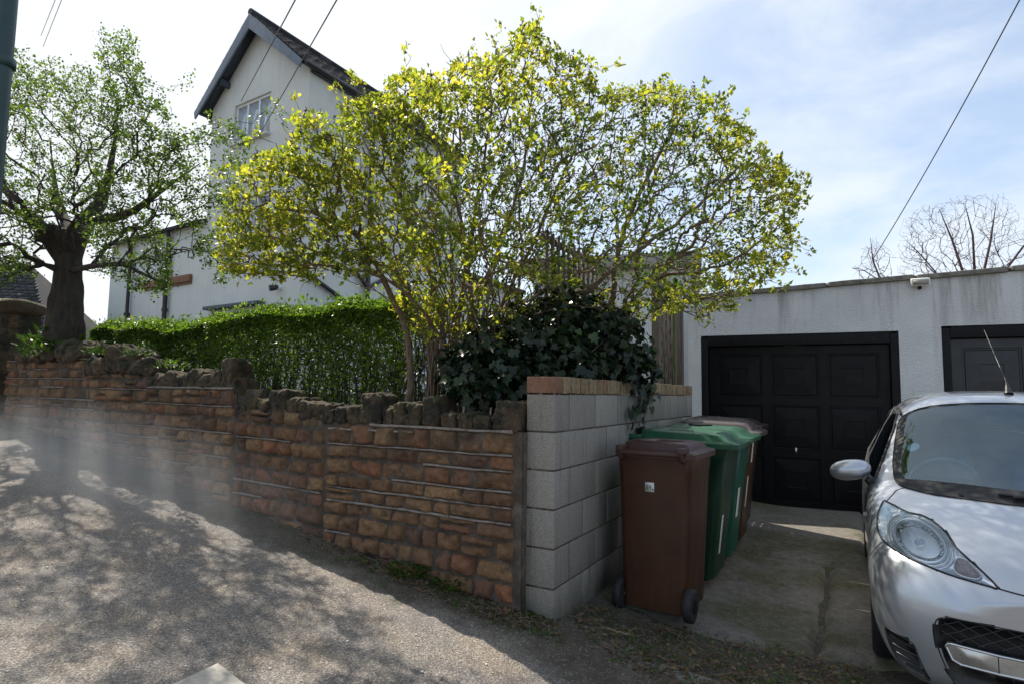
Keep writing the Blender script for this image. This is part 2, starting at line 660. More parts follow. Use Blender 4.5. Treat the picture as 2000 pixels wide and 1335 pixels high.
a.set(Base_Color=a.ramp(a.noise(9, 6, .7), [(.3, (.035, .027, .020)), (.52, (.085, .066, .050)), (.75, (.19, .155, .125))]), Roughness=.95)
a.bump(a.noise(90, 5, .7), .5, .01)
M['mortar'] = a.m

a = NT('pale_pointing')
a.set(Base_Color=a.ramp(a.noise(14, 6, .7), [(.3, (.10, .08, .065)), (.55, (.25, .21, .18)), (.8, (.36, .31, .275))]), Roughness=.95)
a.bump(a.noise(80, 5, .7), .5, .008)
M['pointing'] = a.m
a = NT('coping_sandstone')
rnd = a.geo('Random Per Island')
n1 = a.noise(20, 6, .72)
n2 = a.noise(6, 5, .68)
col = a.ramp(n1, [(.25, (.045, .032, .022)), (.5, (.125, .082, .048)), (.8, (.215, .145, .085))])
col = a.mix(a.mr(n2, .44, .60), col, (.030, .026, .020))
up = a.sep('Z', a.geo('Normal'))
moss = a.math('MULTIPLY', a.mr(a.noise(9, 5, .7), .44, .60), a.mr(up, -.35, .6, .18, .95))
col = a.mix(moss, col, a.ramp(a.noise(60, 4), [(.3, (.024, .030, .009)), (.7, (.075, .075, .020))]))
a.set(Base_Color=col, Roughness=.96)
a.bump(a.math('ADD', a.noise(55, 6, .8), a.math('MULTIPLY', n1, 2.0)), 1.0, .022)
M['cope'] = a.m
# aerated concrete blocks
a = NT('concrete_block')
rnd = a.geo('Random Per Island')
col = a.ramp(rnd, [(0, (.205, .182, .155)), (.5, (.255, .23, .198)), (1, (.30, .272, .235))])
n1 = a.noise(150, 3, .6)
n2 = a.noise(4, 6, .7)
col = a.mix(1.0, col, a.ramp(n1, [(.3, .55), (.5, 1.0), (.72, 1.35)]), 'MULTIPLY')
strk = a.noise(3, 5, .7, stretch=(5, 5, .35))
col = a.mix(a.mr(strk, .50, .70, 0, .55), col, (.080, .066, .050))
lo_m = a.mr(a.math('ADD', a.sep('Z'), a.math('MULTIPLY', n2, .5)), .35, .75, .7, 0)
col = a.mix(lo_m, col, (.060, .056, .036))
a.set(Base_Color=col, Roughness=.93)
a.bump(a.math('ADD', n1, n2), .5, .006)
M['block'] = a.m
a = NT('cap_brick')
rnd = a.geo('Random Per Island')
col = a.ramp(rnd, [(0, (.23, .16, .085)), (.35, (.30, .215, .12)), (.6, (.20, .13, .075)), (.85, (.33, .25, .15)), (1, (.25, .12, .07))])
col = a.mix(1.0, col, a.ramp(a.noise(40, 5, .7), [(.3, .6), (.7, 1.2)]), 'MULTIPLY')
col = a.mix(a.mr(a.noise(6, 5), .52, .68, 0, .6), col, (.06, .05, .03))
a.set(Base_Color=col, Roughness=.9)
a.bump(a.noise(130, 4), .4, .004)
M['cap'] = a.m
a = NT('red_brick')
col = a.ramp(a.noise(13, 6, .7), [(.3, (.15, .070, .042)), (.7, (.27, .145, .09))])
a.set(Base_Color=col, Roughness=.9)
a.bump(a.noise(60, 5), .5, .008)
M['redbrick'] = a.m

# painted render of the house
def render_mat(name, base, dirt, amt, bscale, bstr, streak=(4, 4, .25), bdist=.006):
    a = NT(name)
    n1 = a.noise(1.1, 6, .65)
    col = a.ramp(n1, [(.3, tuple(x * .93 for x in base)), (.7, tuple(min(1, x * 1.05) for x in base))])
    st = a.noise(2.2, 6, .7, stretch=streak)
    col = a.mix(a.mr(st, .50, .75, 0, amt), col, dirt)
    a.set(Base_Color=col, Roughness=.88)
    a.bump(a.math('ADD', a.noise(bscale, 4, .65), a.math('MULTIPLY', a.noise(bscale * .2, 3), .6)), bstr, bdist)
    return a.m
M['render'] = render_mat('house_render', (.58, .60, .57), (.38, .40, .35), .45, 60, .35)
M['render_white'] = render_mat('white_render', (.66, .67, .66), (.45, .45, .42), .4, 40, .3)
# roughcast garage wall with damp streaks below the coping
a = NT('roughcast')
n1 = a.noise(2.0, 5, .6)
col = a.ramp(n1, [(.3, (.52, .52, .52)), (.7, (.62, .62, .615))])
z = a.sep('Z')
st = a.noise(1.5, 6, .72, stretch=(2.6, 2.6, .22))
st2 = a.noise(6.0, 5, .7, stretch=(1.6, 1.6, .3))
m1 = a.math('MULTIPLY', a.mr(st, .46, .66), a.mr(z, 2.0, 2.85, .12, .70))
col = a.mix(m1, col, a.ramp(st2, [(.35, (.115, .105, .09)), (.65, (.27, .255, .215))]))
col = a.mix(a.mr(st2, .60, .80, 0, .5), col, (.25, .225, .175))
cr = a.voro(1.1, 'DISTANCE_TO_EDGE', vec=a.noise(2, 3, out='Color'))
a.set(Base_Color=col, Roughness=.9)
a.bump(a.math('ADD', a.mr(a.voro(75, 'SMOOTH_F1'), 0, .7, 1, 0), a.math('MULTIPLY', a.noise(130, 4), .8)), .5, .010)
M['roughcast'] = a.m
M['coping'] = plain('coping_stone', (.17, .155, .13), .93, var=.45, scale=12, bump=.6, bscale=60)

a = NT('black_door_paint')
a.set(Base_Color=a.ramp(a.noise(5, 4), [(.3, (.0035, .0035, .004)), (.7, (.006, .006, .007))]), Roughness=a.mr(a.noise(9, 4), .3, .7, .30, .42))
a.bsdf.inputs['Specular IOR Level'].default_value = .16
a.bump(a.noise(3, 3), .05, .02)
M['door'] = a.m
a = NT('slate_door_paint')
a.set(Base_Color=a.ramp(a.noise(5, 4), [(.3, (.008, .009, .013)), (.7, (.012, .0135, .018))]), Roughness=a.mr(a.noise(9, 4), .3, .7, .32, .42))
M['door2'] = a.m
M['frame_black'] = plain('black_frame_paint', (.005, .005, .006), .55, var=.3, scale=14, bump=.1, bscale=40, spec=.2)
M['board'] = plain('grey_blue_paint', (.115, .145, .185), .5, var=.16, scale=7, bump=.15, bscale=30)
M['board_dark'] = plain('dark_blue_paint', (.045, .062, .085), .55, var=.2, scale=7)
M['gutter'] = plain('black_plastic_pipe', (.014, .014, .016), .4, var=.2)
M['upvc'] = plain('white_window_frame', (.72, .73, .74), .35, var=.05)
M['white_plastic'] = plain('white_plastic', (.70, .69, .64), .4, var=.08)
M['grey_plastic'] = plain('grey_plastic', (.30, .28, .24), .5, var=.1)

def glass_mat(name, tint=(.02, .03, .04), rough=.03, back=None):
    """window pane of an unlit room: dark behind, mirror-like in front"""
    a = NT(name)
    a.set(Base_Color=tint, Roughness=rough, IOR=1.5)
    a.bsdf.inputs['Specular IOR Level'].default_value = 1.0
    a.bsdf.inputs['Coat Weight'].default_value = 1.0
    a.bsdf.inputs['Coat Roughness'].default_value = .01
    a.bump(a.noise(.8, 1), .008, .02)
    return a.m
M['pane'] = glass_mat('window_pane', (.34, .40, .46), .06)
M['pane_dark'] = glass_mat('dark_window_pane', (.03, .04, .05))

a = NT('roof_tiles')
rnd = a.geo('Random Per Island')
col = a.ramp(rnd, [(0, (.026, .028, .032)), (.5, (.044, .046, .051)), (1, (.072, .072, .076))])
col = a.mix(a.mr(a.noise(5, 5, .7), .54, .72, 0, .5), col, (.075, .072, .045))
a.set(Base_Color=col, Roughness=.9)
a.bsdf.inputs['Specular IOR Level'].default_value = .25
a.bump(a.noise(60, 4), .4, .01)
M['tiles'] = a.m

a = NT('weathered_timber')
w1 = a.noise(14, 5, .6, stretch=(6, 6, .5))
a.set(Base_Color=a.ramp(w1, [(.3, (.075, .06, .045)), (.55, (.15, .122, .093)), (.8, (.23, .195, .15))]), Roughness=.9)
a.bump(w1, .5, .006)
M['timber'] = a.m
a = NT('green_timber')
w1 = a.noise(14, 5, .6, stretch=(6, 6, .5))
a.set(Base_Color=a.ramp(w1, [(.3, (.075, .075, .03)), (.55, (.14, .135, .06)), (.8, (.22, .20, .10))]), Roughness=.9)
a.bump(w1, .5, .006)
M['timber_green'] = a.m

# bark
def bark(name, dark, light, sc=18, moss=0):
    a = NT(name)
    n1 = a.noise(sc, 6, .72, stretch=(1, 1, .28))
    col = a.ramp(n1, [(.28, dark), (.72, light)])
    if moss:
        col = a.mix(a.mr(a.noise(6, 5, .7), .50, .68, 0, moss), col, (.045, .052, .02))
    a.set(Base_Color=col, Roughness=.93)
    a.bump(n1, 1.0, .03)
    return a.m
M['bark_haw'] = bark('hawthorn_bark', (.012, .010, .008), (.070, .052, .038), 20, .35)
M['bark_lilac'] = bark('lilac_bark', (.10, .068, .046), (.30, .215, .145), 40)
M['bark_hedge'] = bark('hedge_stem_bark', (.05, .04, .026), (.15, .12, .08), 40)
M['bark_bare'] = bark('bare_twig_bark', (.045, .024, .024), (.10, .06, .06), 30)

def leaf_mat(name, stops, trans, rough=.45, spec=.4, tweight=.5, vscale=2.0):
    """leaf: each its own tint, lit through when the sun is behind it"""
    a = NT(name)
    rnd = a.geo('Random Per Island')
    nz = a.noise(vscale, 3)
    f = a.math('ADD', a.math('MULTIPLY', rnd, .75), a.math('MULTIPLY', a.math('SUBTRACT', nz, .5), .9), True)
    col = a.ramp(f, stops)
    a.set(Base_Color=col, Roughness=rough)
    a.bsdf.inputs['Specular IOR Level'].default_value = spec
    tr = a.n('ShaderNodeBsdfTranslucent')
    a.l(a.mix(1.0, col, trans, 'MULTIPLY'), tr.inputs['Color'])
    mx = a.n('ShaderNodeMixShader')
    mx.inputs['Fac'].default_value = tweight
    a.l(a.bsdf.outputs['BSDF'], mx.inputs[1])
    a.l(tr.outputs['BSDF'], mx.inputs[2])
    a.l(mx.outputs['Shader'], a.out.inputs['Surface'])
    return a.m
M['leaf_lilac'] = leaf_mat('lilac_leaf', [(0, (.045, .072, .018)), (.32, (.100, .138, .026)), (.58, (.165, .190, .036)), (.82, (.235, .228, .050)), (.93, (.29, .22, .06)), (1, (.28, .13, .05))],
                           (3.2, 2.85, 1.0), .42, .45, .60)
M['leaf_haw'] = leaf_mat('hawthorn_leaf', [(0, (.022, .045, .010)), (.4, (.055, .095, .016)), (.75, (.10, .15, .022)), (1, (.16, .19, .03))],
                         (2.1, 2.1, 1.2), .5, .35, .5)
M['leaf_privet'] = leaf_mat('privet_leaf', [(0, (.018, .040, .009)), (.4, (.050, .095, .015)), (.75, (.105, .165, .022)), (1, (.19, .235, .03))],
                            (2.4, 2.4, 1.1), .38, .5, .45)
M['leaf_ivy'] = leaf_mat('ivy_leaf', [(0, (.005, .014, .006)), (.5, (.011, .026, .009)), (.78, (.020, .042, .012)), (1, (.10, .15, .018))],
                         (1.4, 1.6, .8), .34, .38, .12)
M['leaf_weed'] = leaf_mat('weed_leaf', [(0, (.03, .06, .012)), (.5, (.06, .12, .018)), (1, (.12, .17, .03))], (1.6, 1.7, .8), .5, .4, .35)
M['litter'] = leaf_mat('dead_leaf', [(0, (.06, .035, .018)), (.5, (.14, .09, .045)), (.85, (.24, .17, .09)), (1, (.30, .27, .12))], (1, .9, .7), .8, .2, .15)
M['seedhead'] = plain('dry_seed_head', (.10, .065, .055), .9, var=.4, scale=30)

# bins
def bin_mat(name, col, rough=.42):
    a = NT(name)
    n = a.noise(3.5, 5, .65)
    sc = a.noise(9, 5, .7, stretch=(5, 5, .3))
    c = a.ramp(n, [(.3, tuple(x * .75 for x in col)), (.7, tuple(x * 1.2 for x in col))])
    c = a.mix(a.mr(sc, .56, .76, 0, .30), c, tuple(x * .7 + .025 for x in col))
    a.set(Base_Color=c, Roughness=a.mr(sc, .3, .7, rough * .8, rough * 1.3))
    a.bsdf.inputs['Specular IOR Level'].default_value = .32
    a.bump(a.noise(160, 3), .10, .003)
    return a.m
M['bin_brown'] = bin_mat('brown_bin_plastic', (.054, .021, .009))
M['bin_brown_lid'] = bin_mat('brown_lid_plastic', (.070, .034, .029), .36)
M['bin_green'] = bin_mat('green_bin_plastic', (.0075, .034, .017))
M['bin_green_lid'] = bin_mat('green_lid_plastic', (.025, .092, .050), .34)
M['bin_teal'] = bin_mat('teal_bin_plastic', (.005, .075, .048))
M['bin_dark'] = bin_mat('dark_brown_plastic', (.024, .014, .013), .36)
M['bin_grey_lid'] = bin_mat('faded_brown_lid', (.085, .070, .068), .28)
M['rubber'] = plain('black_rubber', (.014, .014, .015), .75, var=.3, scale=20, bump=.2, bscale=90)
M['sticker'] = plain('white_sticker', (.62, .62, .58), .5, var=.1)
M['ink'] = plain('black_ink', (.02, .02, .02), .6, var=.05)

# car
a = NT('silver_paint')
fl = a.noise(900, 1)
a.set(Base_Color=a.ramp(fl, [(.3, (.41, .43, .465)), (.7, (.49, .51, .545))]), Metallic=.74, Roughness=.34)
a.bsdf.inputs['Coat Weight'].default_value = 1.0
a.bsdf.inputs['Coat Roughness'].default_value = .04
a.bump(a.noise(2.2, 2), .02, .03)
M['paint'] = a.m
M['chrome'] = plain('chrome', (.86, .87, .88), .10, metal=1.0, var=.03)
M['lampchrome'] = plain('lamp_chrome', (.90, .91, .93), .22, metal=.72, var=.04)
M['satin'] = plain('satin_metal', (.62, .62, .63), .30, metal=1.0, var=.06)
M['trim'] = plain('black_trim_plastic', (.013, .013, .014), .42, var=.2, scale=20)
M['gap'] = plain('panel_gap_rubber', (.006, .006, .007), .7, var=.1)
M['interior'] = plain('grey_interior', (.20, .215, .23), .8, var=.15, scale=10)
M['interior_dark'] = plain('dark_interior', (.022, .023, .025), .7, var=.2)
M['wheel'] = plain('alloy_wheel', (.5, .5, .51), .35, metal=.9, var=.08)

def clear_glass(name, tint, refl=1.0, f0=.06, rough=.0):
    a = NT(name)
    tr = a.n('ShaderNodeBsdfTransparent')
    tr.inputs['Color'].default_value = (*tint, 1)
    gl = a.n('ShaderNodeBsdfGlossy')
    gl.inputs['Roughness'].default_value = rough
    gl.inputs['Color'].default_value = (.70, .87, 1, 1)
    fr = a.n('ShaderNodeFresnel')
    fr.inputs['IOR'].default_value = 1.5
    fac = a.math('MULTIPLY', a.math('ADD', fr.outputs['Fac'], f0), refl, True)
    mx = a.n('ShaderNodeMixShader')
    a.l(fac, mx.inputs['Fac'])
    a.l(tr.outputs['BSDF'], mx.inputs[1])
    a.l(gl.outputs['BSDF'], mx.inputs[2])
    a.l(mx.outputs['Shader'], a.out.inputs['Surface'])
    return a.m
M['windscreen'] = clear_glass('windscreen_glass', (.58, .82, .94), 1.0, .075)
M['carglass'] = clear_glass('side_window_glass', (.30, .34, .36), 1.0, .08)
M['lens'] = clear_glass('headlight_lens', (.95, .96, .97), 1.0, .02)
M['amber'] = plain('indicator_lens', (.32, .24, .22), .15, var=.3, scale=60)

a = NT('pole_green')
a.set(Base_Color=a.ramp(a.noise(6, 5), [(.3, (.010, .032, .033)), (.7, (.018, .050, .050))]), Roughness=.42)
M['pole'] = a.m
M['cable'] = plain('cable_black', (.03, .03, .032), .6, var=.1)
M['cable_pale'] = plain('cable_grey', (.30, .30, .31), .6, var=.1)
M['soil'] = plain('garden_soil', (.06, .048, .034), .95, var=.4, scale=6, bump=.8, bscale=30)
M['twig'] = plain('dead_twig', (.19, .135, .095), .9, var=.3, scale=30)
M['pebble'] = plain('pale_chip', (.55, .52, .47), .85, var=.3, scale=40)
# ------------------------------------------------------------------ site frame
O2 = np.array([0.07, 3.62])                    # street end of the stone wall
E2 = unit(np.array([-.853, .521]))             # uphill along the wall
N2 = np.array([-E2[1] * -1, -E2[0]])           # into the garden
N2 = np.array([.521, .853])
N2 = unit(N2 - E2 * (N2 @ E2))
E3, N3, UP = np.array([*E2, 0]), np.array([*N2, 0]), np.array([0, 0, 1.0])
D3 = unit(np.array([.489, .872, 0]))           # up the driveway
V3 = np.array([D3[1], -D3[0], 0])              # across it, away from the block wall
BC = np.array([.256, 3.58, 0])                 # street corner of the block wall, drive side

def sstep(x, a, b):
    t = np.clip((x - a) / (b - a), 0, 1)
    return t * t * (3 - 2 * t)
def ground_z(x, y):
    x, y = np.asarray(x, float), np.asarray(y, float)
    s = (x - O2[0]) * E2[0] + (y - O2[1]) * E2[1]
    n = (x - O2[0]) * N2[0] + (y - O2[1]) * N2[1]
    zr = .215 + .125 * np.clip(s, -12, 12) + .012 * np.clip(n, -4, 0)
    zd = .02 + .02 * np.clip(n, -1, 6)
    wgt = sstep(n, -1.1, -.1) * sstep(s, .05, -1.15)
    return zr * (1 - wgt) + zd * wgt
def on_ground(p, dz=0.0):
    p = np.array(p, float)
    p[2] = float(ground_z(p[0], p[1])) + dz
    return p
def ray(px, py):
    return CAMR @ np.array([(px - 1000.0) / FPX, -(py - 667.5) / FPX, -1.0])
def hit(px, py, o, nrm):
    """where the line of sight through a photo pixel meets a plane"""
    d = ray(px, py)
    e = np.array([0, 0, EYE])
    return e + d * (np.dot(np.asarray(o) - e, nrm) / np.dot(d, nrm))
def ghit(px, py):
    d = ray(px, py)
    lo, hi = .5, 40.
    for _ in range(50):
        m = (lo + hi) / 2
        q = np.array([0, 0, EYE]) + d * m
        if q[2] > ground_z(q[0], q[1]):
            lo = m
        else:
            hi = m
    q = np.array([0, 0, EYE]) + d * lo
    return q

# ------------------------------------------------------------------ ground sheets
def spaced(c, near, far, n):
    t = np.linspace(-1, 1, n)
    return c + near * np.sinh(t * math.asinh(far / near))
g = Geo()
xs, ys = spaced(0, 1.2, 400, 260), spaced(3, 1.2, 400, 260)
X, Y = np.meshgrid(xs, ys, indexing='ij')
Pg = np.stack([X.ravel(), Y.ravel(), np.zeros(X.size)], 1)
z = ground_z(Pg[:, 0], Pg[:, 1])
sN = (Pg[:, :2] - O2) @ N2
sS = (Pg[:, :2] - O2) @ E2
z = z + np.where(np.abs(Pg[:, 0]) + np.abs(Pg[:, 1]) < 14, .006 * fbm(Pg, 1.5, 3, 3), 0)
z = z + np.where((sN > -.6) & (np.abs(Pg[:, 0]) < 9), sstep(sN, -.55, -.1) * (.010 + .016 * fbm(Pg, 7, 3, 21)), 0)
z = np.where((sN > .12) & (sS > -.02), z - .30, z)           # lies well below the garden
Pg[:, 2] = np.where((sN > .3) & (sS < 0), z - .03, z)
g.grid(Pg, 260, 260, flip=False)
road = tag(g.build('road', M['asphalt'], smooth=True), kind='structure')
if road.data.polygons[0].normal.z < 0:
    road.data.flip_normals()

def sheet(name, mat, fn, nu, nv, kind='structure', smooth=True):
    u, v = np.meshgrid(np.linspace(0, 1, nu), np.linspace(0, 1, nv), indexing='ij')
    g = Geo()
    g.grid(fn(u.ravel(), v.ravel()), nu, nv)
    o = g.build(name, mat, smooth=smooth)
    if o.data.polygons[len(o.data.polygons) // 2].normal.z < 0:
        o.data.flip_normals()
    return tag(o, kind=kind)

# driveway: worn slabs with open joints
g = Geo()
def slab(u0, u1, v0, v1, dz, seed):
    nu, nv = max(8, int((u1 - u0) / .05)), max(8, int((v1 - v0) / .05))
    a_, b_ = np.meshgrid(np.linspace(0, 1, nu), np.linspace(0, 1, nv), indexing='ij')
    a_, b_ = a_.ravel(), b_.ravel()
    uu, vv = u0 + (u1 - u0) * a_, v0 + (v1 - v0) * b_
    Q = BC + uu[:, None] * D3 + vv[:, None] * V3
    w1 = fbm(Q, 5, 3, seed) * .028
    w2 = fbm(Q, 5, 3, seed + 5) * .028
    ed = np.minimum(np.minimum(a_, 1 - a_) * (u1 - u0), np.minimum(b_, 1 - b_) * (v1 - v0))
    wob = sstep(ed, .25, 0)
    Q = Q + (w1 * wob)[:, None] * D3 + (w2 * wob)[:, None] * V3
    Q[:, 2] = ground_z(Q[:, 0], Q[:, 1]) + .018 + dz + .006 * fbm(Q, 2.2, 3, seed) - .012 * sstep(ed, .02, 0)
    e_ = (a_ == 0) | (a_ == 1) | (b_ == 0) | (b_ == 1)
    Q[e_, 2] -= .03
    g.grid(Q, nu, nv, flip=True)
slab(.70, 2.63, .02, 1.30, .000, 1)
slab(.74, 2.60, 1.335, 3.0, .004, 2)
slab(2.66, 5.30, .02, 1.62, .003, 3)
slab(2.64, 5.0, 1.65, 3.2, -.002, 4)
slab(.74, 2.60, 3.03, 5.6, .0, 5)
slab(2.64, 4.4, 3.23, 5.6, .0, 6)
drive = tag(g.build('driveway', M['concrete'], smooth=True), kind='structure')
if drive.data.polygons[0].normal.z < 0:
    drive.data.flip_normals()

# flush kerb stones of the drive mouth
g = Geo()
kp = ghit(1215, 1272)
for k in range(2):
    c = kp - E3 * (.45 + k * .92)
    z0 = float(ground_z(c[0], c[1]))
    sl_ = (float(ground_z(*(c - E3 * .4)[:2])) - float(ground_z(*(c + E3 * .4)[:2]))) / .8
    ax = unit(-E3 + np.array([0, 0, sl_]))
    g.box((c[0], c[1], z0 - .046), (.905, .115, .12), ax, N3)
tag(g.build('kerb', M['kerb'], bevel=.012), kind='structure')
# corner of a pale paving slab at the near edge
sl0 = ghit(412, 1303)
g = Geo()
ax = unit(np.array([.80, -.6, .0]))
ay = np.array([.6, .80, 0])
cc = sl0 - ay * .30 + ax * .0
A_, B_, C_ = ghit(425, 1303), ghit(352, 1338), ghit(470, 1338)
g.prism([q_ + UP * .022 for q_ in (A_, A_ + 5 * (B_ - A_), A_ + 5 * (B_ - A_) + 5 * (C_ - A_), A_ + 5 * (C_ - A_))], (0, 0, -.05))
tag(g.build('paving_slab', M['slab'], bevel=.004), kind='structure')

# raised garden behind the wall
def garden_fn(u, v):
    n = .20 + 26 * v ** 1.8
    s = .02 + .036 * n + 26 * u ** 1.6
    # its right edge follows the block wall
    base = np.stack([O2[0] + E2[0] * s + N2[0] * n, O2[1] + E2[1] * s + N2[1] * n, 0 * s], 1)
    Q = base.copy()
    Q[:, 2] = 1.13 + .05 * fbm(Q, 1.2, 3, 4) + .10 * np.clip(s - 4.5, 0, 3) - 1.1 * sstep(n, 3.3, 4.0) * sstep(s, 1.6, .5)
    return Q
sheet('garden', M['soil'], garden_fn, 90, 70)

# ------------------------------------------------------------------ stone wall
wall = thing('stone_wall', 'coursed brown sandstone garden wall with ragged upright coping, running uphill along the street', 'wall',
             (float(O2[0]), float(O2[1]), .2))
WL = np.array([O2[0], O2[1], .2])
def wp(s, z, out=0.0):
    """point on the wall face: s along, z up, out towards the street (local to the wall's empty)"""
    return np.array([E2[0] * s - N2[0] * out, E2[1] * s - N2[1] * out, z - .2])
def wall_top(s):
    return (1.262 if s < 1.66 else 1.335 if s < 2.74 else 1.50 if s < 4.15 else 1.64 if s < 5.3 else 1.79)
gs = Geo()
def stone(s0, s1, z0, z1, tilt, seed, rough=1.0):
    nu, nv = max(9, int((s1 - s0) / .014)), max(9, int((z1 - z0) / .012))
    u, v = np.meshgrid(np.linspace(-1, 1, nu), np.linspace(-1, 1, nv), indexing='ij')
    u, v = u.ravel(), v.ravel()
    cu, cv = (s0 + s1) / 2, (z0 + z1) / 2
    r = np.random.default_rng(seed)
    # irregular quad outline
    k = r.uniform(-.006, .006, 8)
    ss = cu + u * (s1 - s0) / 2 + k[0] * u * v + k[1] * v
    zz = cv + v * (z1 - z0) / 2 + k[2] * u * v + k[3] * u + tilt * (ss - cu)
    q = np.stack([ss, zz, np.full_like(ss, seed * .37)], 1)
    edge = (1 - np.abs(u) ** 12) * (1 - np.abs(v) ** 9)
    pil = (1 - np.abs(u) ** 3.5) ** .5 * (1 - np.abs(v) ** 3.0) ** .5
    fac = np.clip(np.minimum(1.15 - np.abs(u * .9 + k[4] * 60 + v * k[5] * 60), 1.1 - np.abs(v * .9 + k[6] * 60)), 0, 1)
    proud = r.uniform(.012, .040) * rough
    dep = -.012 + edge ** .4 * (.012 + proud * .45) + pil * (proud * .35 + proud * .6 * fac) + edge * (.030 * fbm(q, 11, 4, 5) + .014 * np.abs(fbm(q, 30, 2, 8)) - .024 * sstep(fbm(q, 15, 3, 15), .10, .5)) * rough
    ss = ss + .004 * fbm(q, 26, 2, 31)
    zz = zz + .004 * fbm(q, 26, 2, 37)
    V = np.stack([E2[0] * ss - N2[0] * dep, E2[1] * ss - N2[1] * dep, zz - .2], 1)
    gs.grid(V, nu, nv, flip=True)
    # return edges into the joint
rs = random.Random(5)
seed = 100
joints = {}
for (a0, a1, hs, tilt0) in ((.045, 1.655, .107, -.006), (1.675, 2.745, .112, .018), (2.775, 9.8, .106, .004)):
    z = a0 * .125 + .0
    z = .02 if a0 < 1 else .30 if a0 < 2 else .42
    joints.setdefault(a0, [])
    while z < 1.85:
        h = hs * rs.uniform(.85, 1.18)
        s = a0
        tl = tilt0
        joints[a0].append((z, tl))
        while s < a1 - .03:
            wd = rs.uniform(.12, .29) * (1.0 if h > .1 else 1.1)
            if a1 - (s + wd) < .09:
                wd = a1 - s
            s1 = min(a1, s + wd)
            m = (s + s1) / 2
            gz = .215 + .125 * m
            zt = z + h + tl * (m - a0)
            hh_ = h
            if wall_top(m) - zt < .055:
                hh_ = h + wall_top(m) - zt
            if hh_ > .045 and zt > gz - .06:
                rough = 1.0 if m < 5 else .75
                zb = z + tl * (m - a0)
                if rs.random() < .10 and wd > .16:          # two thin stones in one course
                    hm = zb + hh_ * rs.uniform(.4, .6)
                    stone(s + .006, s1 - .006, zb + .005, hm - .005, tl, seed, rough); seed += 1
                    stone(s + .006, s1 - .006, hm + .005, zb + hh_ - .006, tl, seed, rough); seed += 1
                else:
                    stone(s + .005, s1 - .005, zb + .005, zb + hh_ - .005, tl, seed, rough); seed += 1
            s = s1
        z += h
gs.build('stonework', M['sandstone'], wall, smooth=True)
# mortar core behind the stones
gm = Geo()
for s0, s1, zt in ((.0, 1.665, 1.267), (1.665, 2.76, 1.340), (2.76, 4.15, 1.505), (4.15, 5.3, 1.645), (5.3, 9.8, 1.795)):
    nu, nv = int((s1 - s0) / .03), 50
    u, v = np.meshgrid(np.linspace(s0, s1, nu), np.linspace(.0 + .125 * s0 * .8, zt, nv), indexing='ij')
    u, v = u.ravel(), v.ravel()
    dep = .001 + .006 * fbm(np.stack([u, v, u * 0], 1), 14, 3, 77)
    gm.grid(np.stack([E2[0] * u - N2[0] * dep, E2[1] * u - N2[1] * dep, v - .2], 1), nu, nv, flip=True)
    c = wp((s0 + s1) / 2, (zt) / 2, -.17)
    gm.box(c, (s1 - s0, .31, zt - .01), E3, N3)
gm.build('mortar', M['mortar'], wall, smooth=False)
# mortar strips, trowelled proud along some beds of the newest stretch
gp = Geo()
def strip(s0, s1, z0, z1, thick=.011):
    n = int((s1 - s0) / .04) + 2
    ss = np.linspace(s0, s1, n)
    zz = np.linspace(z0, z1, n)
    q = np.stack([ss, zz, 0 * ss], 1)
    pts = np.array([wp(a, b + .004 * vnoise(np.array([[a * 9, 0, b]]))[0], .015) for a, b in zip(ss, zz)])
    gp.tube(pts, thick * (1 + .35 * fbm(q, 8, 2, 2)), 5)
strip(.06, 1.22, 1.264, 1.262, .011)
strip(2.80, 4.14, 1.503, 1.502, .010)
strip(5.32, 7.8, 1.793, 1.795, .009)
for a0, a1 in ((.045, 1.655), (1.675, 2.745), (2.775, 9.4)):
    jj = [j for j in joints[a0]]
    for k, (zj, tl) in enumerate(jj):
        top_ = wall_top(a0 + .01) if a0 < 2.7 else 1.79
        if zj > top_ - .03 or zj < a0 * .125 + .40:
            continue
        cov = .72 if a0 < 1 and top_ - zj < .60 else .45
        x = a0 + .02
        while x < a1 - .1:
            ln = rs.uniform(.3, 1.4)
            e = min(a1 - .02, x + ln)
            if rs.random() < cov and zj < wall_top(e) - .02 and zj > .215 + .125 * e + .05:
                strip(x, e, zj + tl * (x - a0), zj + tl * (e - a0), rs.uniform(.0045, .0095))
            x = e + .01
gp.build('pointing', M['pointing'], wall, smooth=True)
# coping: upright stones
ci = 0
def cope(s, w_, z0, z1, dep=.24, amp=.022, sq=7.0, out=-.10):
    global ci
    g = Geo()
    tl_ = rs.uniform(-.10, .10)
    ex = unit(E3 + UP * tl_)
    lump(g, wp(s, (z0 + z1) / 2, out), (w_, dep, z1 - z0), ex, N3, 22, sq, amp, 9, 300 + ci)
    v_ = g.v
    for i_ in range(len(v_)):
        q_ = v_[i_] + ci * 3.1
        v_[i_] = v_[i_] + (np.abs(fbm(q_, 15, 3, 61)) * -.030 + .012 * fbm(q_, 38, 2, 63))[:, None] * unit(v_[i_] - wp(s, (z0 + z1) / 2, out))
    o = g.build('coping_stone', M['cope'], wall, smooth=True)
    ci += 1
for (s, w_, zt) in ((.12, .20, 1.46), (.29, .13, 1.37), (.42, .13, 1.385), (.55, .13, 1.375), (.70, .13, 1.49), (.84, .14, 1.43), (.97, .12, 1.44), (1.08, .11, 1.40),
                    (1.24, .22, 1.50)):
    cope(s, w_ - .006, 1.25, zt - .012, amp=.020)
s = 1.40
while s < 1.66:
    cope(s, .13, 1.25, 1.26 + rs.uniform(.10, .16)); s += .13
for (s, w_, zt) in ((1.74, .16, 1.40), (1.90, .18, 1.41), (2.06, .16, 1.44), (2.24, .21, 1.50), (2.41, .15, 1.41), (2.56, .17, 1.43), (2.69, .13, 1.40)):
    cope(s, w_, 1.27, zt, amp=.025)
